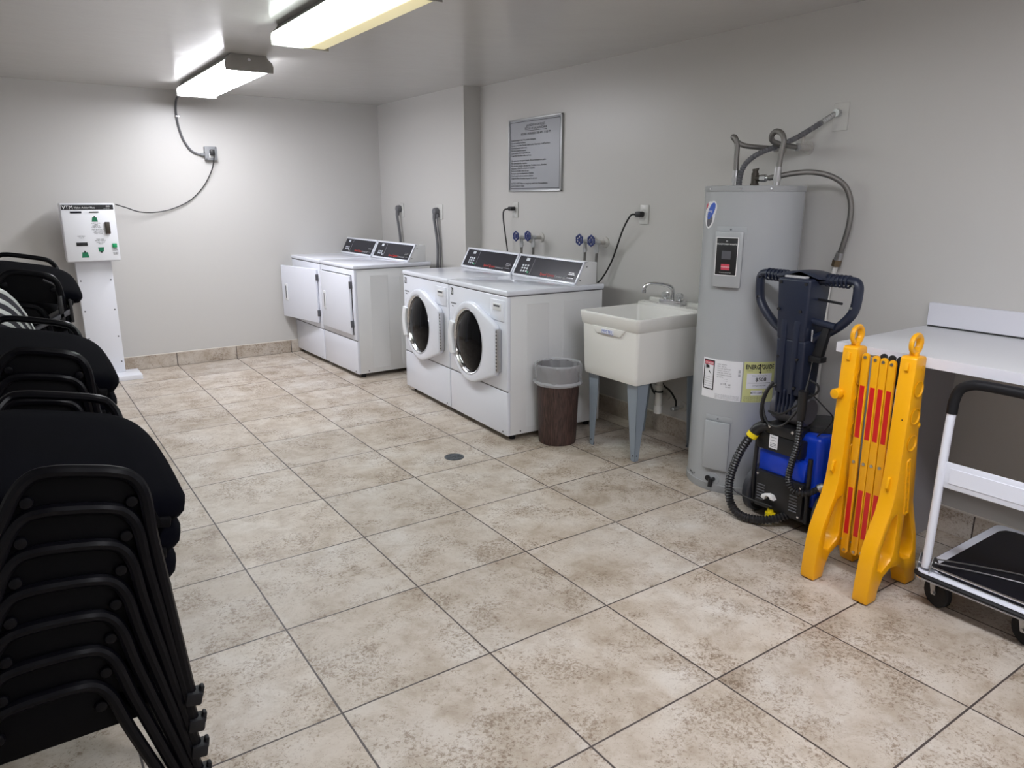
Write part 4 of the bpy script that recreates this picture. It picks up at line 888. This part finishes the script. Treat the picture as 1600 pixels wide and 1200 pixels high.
# ------------------------------------------------------------------ folding counter
CY = .83
t = thing('counter', 'white laminate folding counter with backsplash along the right wall', 'counter', (2.34, -.5, 0))
obj('worktop', B().box(2.005, XR-.001, -1.9, CY, .866, .904, .0015, 1), MT['lam'], t, world=True)
obj('worktop_edge', B().box(2.003, 2.0055, -1.9, CY+.001, .8665, .9035).box(2.004, XR-.001, CY, CY+.002, .8665, .9035), MT['lamedge'], t, world=True)
obj('backsplash', B().box(XR-.022, XR-.001, -1.9, CY-.01, .911, 1.008, .0015, 1), MT['lamedge'], t, world=True)
obj('backsplash_gap_shade', B().box(XR-.021, XR-.002, -1.9, CY-.015, .904, .911), MT['gap_shade'], t, world=True)  # dark filler paints the shade of the gap below the backsplash
obj('support_panel', B().box(2.26, XR-.013, .675, .693, .001, .866, .001, 1), MT['lamgrey'], t, world=True)
obj('support_panel', B().box(2.26, XR-.013, -1.85, -1.83, .001, .866, .001, 1), MT['lamgrey'], t, world=True)

# ------------------------------------------------------------------ folded yellow barrier
t = thing('folding_barrier', 'folded yellow plastic expanding barrier with red reflectors in front of the counter', 'barrier', (1.96, .6, 0))
prof = [(1.790, .004), (1.788, .02), (1.790, .07), (1.800, .16), (1.812, .215), (1.836, .27), (1.868, .335), (1.886, .40), (1.895, .50), (1.905, .905), (1.910, .915), (1.968, .915), (1.975, .905),
        (1.982, .75), (1.996, .60), (2.012, .50), (2.022, .42), (2.030, .36), (2.056, .29), (2.086, .22), (2.104, .15), (2.118, .08), (2.128, .03), (2.130, .008), (2.122, .003), (2.062, .003), (2.052, .03), (2.030, .075), (1.985, .108), (1.93, .112), (1.885, .090), (1.860, .045), (1.853, .004)]
h1 = [(1.838, .128), (1.846, .205), (1.868, .265), (1.898, .318), (1.928, .330), (1.934, .300), (1.934, .170), (1.920, .145), (1.868, .115)]
h2 = [(1.988, .142), (1.980, .165), (1.980, .315), (1.992, .328), (2.012, .312), (2.044, .245), (2.068, .190), (2.076, .145), (2.064, .118), (2.02, .125)]
def barrier_leg(yc, near):
    lg = obj('end_leg', B().prism(prof, 'y', yc-.029, yc+.029, .006, 2, holes=[h1, h2]), MT['yellow'], t, world=True)
    O = Matrix.Translation(-t.location)
    def ch(nm, b, m=MT['yellow']): o = obj(nm, b, m, lg); o.data.transform(O); return o
    zc = .953
    ch('carry_ring', B().tube([(1.94+.028*cos(2*pi*k/14), yc, zc+.003+.029*sin(2*pi*k/14)) for k in range(14)], (.009, .013), 10, closed=True, sub=3).cyl((1.94, yc, .91), (1.94, yc, .93), .016))
    for z in (.80, .70, .60):      # round dishes in the outer face
        y = yc-0.0292
        ch('dish', B().lathe([(.029, y-.0005), (.031, y-.003), (.028, y-.004), (.024, y+.0), (.0, y+.001)], (1.942+(.80-z)*.03, 0, z), 'y', 28))
        y = yc+0.0292
        ch('dish', B().lathe([(.029, y+.0005), (.031, y+.003), (.028, y+.004), (.024, y+.0), (.0, y-.001)], (1.942+(.80-z)*.03, 0, z), 'y', 28))
    sl = B()
    for k in range(7): sl.cyl((1.955+.004*k, yc-0.0305, .50-.03*k), (1.955+.004*k, yc+0.0305, .50-.03*k), .0065, n=10)
    ch('rivet_row', sl, MT['yellow2'])
    gr = B()
    gr.tube([(1.942, yc-0.0295, .53), (1.952, yc-0.0295, .535), (1.958, yc-0.0295, .52), (1.99, yc-0.0295, .34), (1.985, yc-0.0295, .325), (1.972, yc-0.0295, .325), (1.965, yc-0.0295, .34), (1.94, yc-0.0295, .51)], .004, 8, closed=True)
    ch('raised_rim', gr)
    ch('peg_hole', B().cyl((1.955, yc-0.0302, .875), (1.955, yc-.029, .875), .010), MT['yellow2'])
    # hooks on the front edge
    ch('hook', B().hexa([(1.905, yc-.006, .860), (1.905, yc+.006, .860), (1.91, yc+.006, .895), (1.91, yc-.006, .895)], [(1.893, yc-.006, .868), (1.893, yc+.006, .868), (1.900, yc+.006, .893), (1.900, yc-.006, .893)], .002))
    ch('hook', B().hexa([(1.885, yc-.005, .42), (1.885, yc+.005, .42), (1.895, yc+.005, .475), (1.895, yc-.005, .475)], [(1.872, yc-.005, .435), (1.872, yc+.005, .435), (1.88, yc+.005, .47), (1.88, yc-.005, .47)], .002))
    return ch
ch = barrier_leg(.502, 1); ch('pin', B().cyl((1.899, .492, .690), (1.8985, .492, .690), .003, n=8), MT['black']); ch('knob', B().cyl((1.975, .485, .66), (1.99, .48, .66), .012))
ch = barrier_leg(.718, 0); ch('knob', B().cyl((1.90, .735, .735), (1.868, .738, .735), .020, .019, 20, .003).cyl((1.91, .735, .735), (1.895, .735, .735), .012))
def slat(y0, y1, x0, x1, z0, z1, lean, m, refl=True):
    b = B().prism([(y0+lean*0, z1)], 'x', 0, 1) if False else B()
    w = (y1-y0); yt0 = y0; yb0 = y0+lean
    r = w/2
    pts = [(yt0+r+r*cos(radians(a)), z1-r+r*sin(radians(a))) for a in range(0, 181, 30)]+[(yb0+r+r*cos(radians(a)), z0+r+r*sin(radians(a))) for a in range(180, 361, 30)]
    s_ = obj('slat', B().prism(pts, 'x', x0, x1, .002), m, t, world=True)
    O = Matrix.Translation(-t.location)
    yy = lambda z: y0+lean*(z1-z)/(z1-z0)+r
    if refl:
        for a, c in ((.575, .775), (.185, .375)):
            rf = B(); rf.hexa([(x0-.0012, yy(a)-.009, a), (x0-.0012, yy(a)+.009, a), (x0-.0012, yy(c)+.009, c), (x0-.0012, yy(c)-.009, c)][::1], [(x0+.001, yy(a)-.009, a), (x0+.001, yy(a)+.009, a), (x0+.001, yy(c)+.009, c), (x0+.001, yy(c)-.009, c)], .0006, 1)
            o = obj('reflector', rf, MT['redref'], s_); o.data.transform(O)
        rv = B()
        for z in (z1-r*1.1, (z0+z1)/2-.02, z0+r*1.1): rv.cyl((x0-.004, yy(z), z), (x0, yy(z), z), .0058, n=10)
        o = obj('rivet', rv, MT['steel'], s_); o.data.transform(O)
for k in range(4): slat([.652, .613, .583, .552][k]-.001, [.652, .613, .583, .552][k]+.027, 1.922, 1.934, .100+.006*k, .897-.003*k, -.010, MT['yellow2'])
for k in range(3): slat(.598-.031*k, .625-.031*k, 1.945, 1.955, .12, .901, -.004, MT['blackp'], False)
for k in range(2): slat(.672-.016*k, .684-.016*k, 1.940+.004*k, 1.952+.004*k, .10, .40, -.003, MT['yellow2'], False)
slat(.541, .549, 1.938, 1.946, .15, .80, 0, MT['whiteplas'], False)
slat(.585, .612, 1.960, 1.970, .105, .42, 0, MT['yellow2'], False); slat(.540, .568, 1.960, 1.970, .105, .42, 0, MT['yellow2'], False)
obj('cross_pin', B().cyl((1.952, .53, .885), (1.952, .692, .885), .004).cyl((1.952, .53, .14), (1.952, .692, .14), .004), MT['steel'], t, world=True)

# ------------------------------------------------------------------ platform cart
DX0, DX1, DY0, DY1 = 1.925, 2.585, -.085, .388; DZ = .152
t = thing('platform_cart', 'white folding platform cart with black mat and black-gripped handle at the right edge', 'cart', ((DX0+DX1)/2, (DY0+DY1)/2, 0))
dk = obj('deck', B().prism(rrect(DX0, DX1, DY0, DY1, .03), 'z', DZ-.022, DZ, .002), MT['cartw'], t, world=True)
OT = Matrix.Translation(-t.location)
o = obj('mat_surface', B().prism(rrect(DX0+.035, DX1-.035, DY0+.035, DY1-.035, .045, 2), 'z', DZ-.001, DZ+.003, .001), MT['deckrub'], dk); o.data.transform(OT)
o = obj('bumper', B().tube([(x, y, DZ-.012) for x, y in rrect(DX0-.002, DX1+.002, DY0-.002, DY1+.002, .032)], (.007, .010), 8, closed=True, smooth=False), MT['rubber'], dk); o.data.transform(OT)
o = obj('edge_trim', B().tube([(x, y, DZ-.026) for x, y in rrect(DX0, DX1, DY0, DY1, .03)], .003, 6, closed=True, smooth=False), MT['chrome'], dk); o.data.transform(OT)
HYa, HYb = .362, -.060
hx = DX0+.035
def hp(z, y): return (hx+.012*max(0, (z-.70))/.15, y, z)
grip = obj('handle_grip', B().tube([hp(.735, HYa), hp(.78, HYa), hp(.822, HYa-.012), hp(.843, HYa-.045), hp(.848, HYa-.09), hp(.848, .15), hp(.848, HYb+.09), hp(.843, HYb+.045), hp(.822, HYb+.012), hp(.78, HYb), hp(.735, HYb)], .0175, 14), MT['rubber'], t, world=True)
for y in (HYa, HYb): obj('handle_upright', B().tube([(hx-.012, y, DZ+.012), (hx-.010, y, .30), (hx-.006, y, .55), (hx-.002, y, .68), hp(.745, y)], .0145, 14), MT['cartw'], t, world=True)
cr_ = obj('cross_panel', B().box(hx-.012, hx-.002, HYb+.012, HYa-.012, .475, .568, .003), MT['cartw'], t, world=True)
o = obj('panel_pressing', B().box(hx-.0145, hx-.012, HYb+.035, HYa-.030, .495, .550, .0012, 1), MT['cartw'], cr_); o.data.transform(OT)
for y in (HYa, HYb):
    br = B()
    for dy in (-.022, .022): br.prism([(DX0+.003, DZ+.001), (DX0+.065, DZ+.001), (DX0+.062, DZ+.030), (DX0+.040, DZ+.055), (DX0+.022, DZ+.060), (DX0+.006, DZ+.020)], 'y', y+dy-.0015, y+dy+.0015, .0005, 1)
    bk = obj('hinge_bracket', br, MT['steel'], t, world=True)
    o = obj('pin', B().cyl((DX0+.02, y-.03, DZ+.022), (DX0+.02, y+.03, DZ+.022), .004).cyl((DX0+.046, y-.026, DZ+.030), (DX0+.046, y+.026, DZ+.030), .005), MT['chrome'], bk); o.data.transform(OT)
obj('release_bar', B().cyl((DX0+.020, HYb, DZ+.022), (DX0+.020, HYa, DZ+.022), .0042, n=10), MT['chrome'], t, world=True)
obj('torsion_rod', B().tube([(DX0+.045, HYa-.02, DZ+.045), (DX0+.22, .20, DZ+.010), (DX0+.30, .02, DZ+.008)], .003, 6).tube([(DX0+.045, HYa-.02, DZ+.028), (DX0+.16, .20, DZ+.008), (DX0+.22, .02, DZ+.008)], .003, 6), MT['steel'], t, world=True)
for (x, y) in ((2.012, .335), (2.012, .045), (2.50, .335), (2.50, .045)):
    RZ = Matrix.Translation((x, y, 0)) @ Matrix.Rotation(radians(68), 4, 'Z')
    cb_ = B().box(-.03, .03, -.028, .028, DZ-.026, DZ-.022)
    for s_ in (-1, 1): cb_.hexa([(-.009, s_*.021, .048), (.009, s_*.021, .048), (.009, s_*.018, .048), (-.009, s_*.018, .048)], [(.004, s_*.021, DZ-.024), (.034, s_*.021, DZ-.024), (.034, s_*.018, DZ-.024), (.004, s_*.018, DZ-.024)])
    ca = obj('caster', cb_.rot(RZ), MT['galv'], t, world=True)
    o = obj('wheel', B().lathe([(.0, -.015), (.034, -.015), (.050, -.014), (.056, -.008), (.056, .008), (.050, .014), (.034, .015), (.0, .015)], (0, 0, .056), 'y', 32).rot(RZ), MT['rubber'], ca); o.data.transform(OT)
    o = obj('axle_bolt', B().cyl((0, -.026, .056), (0, .026, .056), .007, n=8).rot(RZ), MT['steel'], ca); o.data.transform(OT)

# ------------------------------------------------------------------ stacks of black chairs
def make_chair(label, loc, group):
    """stacking seat: padded seat between two inverted-U steel leg frames; local origin under the near bar"""
    t = thing('stacking_chair', label, 'chair', loc, 0, group)
    # padded D-shaped seat, straight at the near side
    out = []
    W2, D0, D1 = .204, .018, .60
    for k in range(0, 41):
        a = pi*k/40; q = cos(a); s_ = sin(a)
        out.append((W2*(abs(q)**.42)*(1 if q > 0 else -1), D0+.07+(D1-D0-.07)*(s_**.62)))
    out = [(W2-.055, D0), (W2-.028, D0+.008), (W2-.010, D0+.028)]+out+[(-W2+.010, D0+.028), (-W2+.028, D0+.008), (-W2+.055, D0)]
    zs = lambda y: .425+.045*(y-D0)/(D1-D0)
    tm = bmesh.new(); loops = []
    for (ins, dz) in ((.030, -.030), (.008, -.025), (.0, -.010), (.002, .006), (.014, .020), (.045, .028), (.12, .032)):
        cxm, cym = 0, .30
        loops.append([tm.verts.new((x*(1-ins/.25), cym+(y-cym)*(1-ins/.29), zs(y)+dz)) for x, y in out])
    n = len(out)
    for a, b in zip(loops, loops[1:]):
        for k in range(n): tm.faces.new((a[k], a[(k+1) % n], b[(k+1) % n], b[k]))
    tm.faces.new(loops[0][::-1]); tm.faces.new(loops[-1]); bmesh.ops.recalc_face_normals(tm, faces=tm.faces)
    b = B(); b._add(tm); obj('seat_cushion', b, MT['fabric'], t, angle=60)
    pn = B().hexa([(-.165, .012, .392), (.165, .012, .392), (.17, .50, .42), (-.17, .50, .42)], [(-.165, .014, .415), (.165, .014, .415), (.17, .50, .44), (-.17, .50, .44)], .004)
    pn.hexa([(-.150, .010, .40), (.150, .010, .40), (.150, .022, .40), (-.150, .022, .40)], [(-.088, .004, .505), (.088, .004, .505), (.088, .014, .505), (-.088, .014, .505)], .003)
    p = obj('seat_pan', pn, MT['pan'], t)
    for s_ in (-1, 1): obj('bolt', B().cyl((s_*.086, .006, .455), (s_*.086, -.004, .455), .013, .011, 16, .003), MT['tube'], p)
    def U(y0, y1, zt, wt, wf, lean):
        pts = [(-wf, y1, .004)]
        for q in (.3, .6, .85): pts.append((-wf+(wf-wt-.012)*q, y1+(y0-y1)*q, .004+(zt-.06)*q))
        pts += [(-wt-.012, y0+(y1-y0)*.07, zt-.045), (-wt+.012, y0+.004, zt-.012), (-wt+.045, y0, zt), (0, y0, zt+.002), (wt-.045, y0, zt), (wt-.012, y0+.004, zt-.012), (wt+.012, y0+(y1-y0)*.07, zt-.045)]
        for q in (.85, .6, .3): pts.append((wf-(wf-wt-.012)*q, y1+(y0-y1)*q, .004+(zt-.06)*q))
        pts.append((wf, y1, .004)); return pts
    for nm, a in (('near_leg_frame', (0, .0, .514, .094, .250, 0)), ('far_leg_frame', (.615, .34, .520, .120, .235, 0))):
        P_ = U(*a); fr = obj('leg_frame', B().tube(P_, .0125 if nm[0] == 'n' else .0115, 10), MT['tube'], t)
        for e_ in (P_[0], P_[-1]): obj('rubber_foot', B().box(e_[0]-.017, e_[0]+.017, e_[1]-.020, e_[1]+.016, .0, .030, .005).box(e_[0]+(.011 if e_[0] > 0 else -.020), e_[0]+(.020 if e_[0] > 0 else -.011), e_[1]-.012, e_[1]+.004, .015, .040, .003), MT['rubber'], fr)
    return t
ordw = ['bottom', 'second from the bottom', 'third from the bottom', 'fourth from the bottom', 'fifth from the bottom', 'sixth from the bottom', 'seventh from the bottom', 'eighth from the bottom', 'ninth from the bottom', 'tenth from the bottom', 'eleventh from the bottom']
first = None
def stack(n, x, y, step, name, grp):
    # each chair sits on the one below and leans a little further over its right feet
    global first
    for i in range(n):
        th = radians(step*i); rx, rz = .250, 0          # pivot: right foot
        loc = (x+rx-rx*cos(th), y, .0655*i+rx*sin(th))
        pos = 'topmost' if i == n-1 else ordw[i]
        lab = f'black padded stacking chair, {pos} in the {name}'
        if first is None: first = make_chair(lab, loc, grp); o = first
        else: o = dup(first, loc, lab, grp)
        o.rotation_euler = (0, th, 0)
    return o
stack(7, -.672, .755, 2.1, 'nearest stack at the left', 'chairs in the nearest stack')
stack(8, -.674, 1.69, 1.75, 'middle stack at the left', 'chairs in the middle stack')
stack(8, -.680, 2.97, 1.1, 'far stack by the card machine', 'chairs in the far stack')
tp = dup(first, (-.640, 2.95, .630), 'black padded chair perched with a gap on top of the far stack', 'chairs in the far stack')
tp.rotation_euler = (radians(2), radians(11), 0)
t = thing('tablet_arm', 'grey plastic writing tablet arm sticking out of the far chair stack', 'tablet arm', (-.46, 2.92, .915))
obj('tablet', B().hexa([(-.16, 0, -.055), (.04, 0, .035), (.04, .16, .035), (-.16, .16, -.055)], [(-.16, 0, -.045), (.04, 0, .06), (.04, .16, .06), (-.16, .16, -.045)], .004), MT['greyp'], t)
obj('bracket', B().box(.0, .02, .0, .05, -.02, .12, .004).box(.04, .052, .0, .14, .0, .10, .004).tube([(.01, .02, .10), (.0, .02, .16), (-.04, .02, .19)], .008), MT['blackp'], t)

# nested white plastic chairs between the stacks
def white_chair(label, loc, grp):
    t = thing('white_plastic_chair', label, 'chair', loc, 0, grp)
    def bk(u, v):       # backrest: u across, v up, round top corners, bowed
        a = (u-.5)*2; x = .25*a*(1-.04*v); top = .885-.205*abs(a)**4.8; z = .44+(top-.44)*v
        return (x, .055-.07*v-.05*(1-a*a)+.02, z)
    def thick(f, th):
        b = B(); b.grid(f, 20, 8); return b
    o = obj('backrest', thick(bk, .006), MT['wplastic'], t, angle=60)
    md = o.modifiers.new('thickness', 'SOLIDIFY'); md.thickness = .010; md.offset = 0
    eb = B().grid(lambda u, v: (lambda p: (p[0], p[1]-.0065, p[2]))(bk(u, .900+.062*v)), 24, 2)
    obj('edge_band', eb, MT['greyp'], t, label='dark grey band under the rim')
    o = obj('seat', B().prism(rrect(-.23, .23, .05, .46, .05), 'z', .42, .435, .004), MT['wplastic'], t)
    for sx in (-1, 1):
        for (y, yf) in ((.05, -.02), (.45, .48)): obj('leg', B().hexa([(sx*.25-.016, yf-.016, 0), (sx*.25+.016, yf-.016, 0), (sx*.25+.016, yf+.016, 0), (sx*.25-.016, yf+.016, 0)], [(sx*.215-.02, y-.015, .425), (sx*.215+.02, y-.015, .425), (sx*.215+.02, y+.025, .425), (sx*.215-.02, y+.025, .425)], .004), MT['wplastic'], t)
    return t
wf = None
for i in range(8):
    lab = f'white plastic chair, {("topmost" if i == 7 else ordw[i])} of the nested white stack at the left edge'
    loc = (-.80, 2.40+.004*i, .0385*i)
    if wf is None: wf = white_chair(lab, loc, 'nested white plastic chairs')
    else: dup(wf, loc, lab, 'nested white plastic chairs')
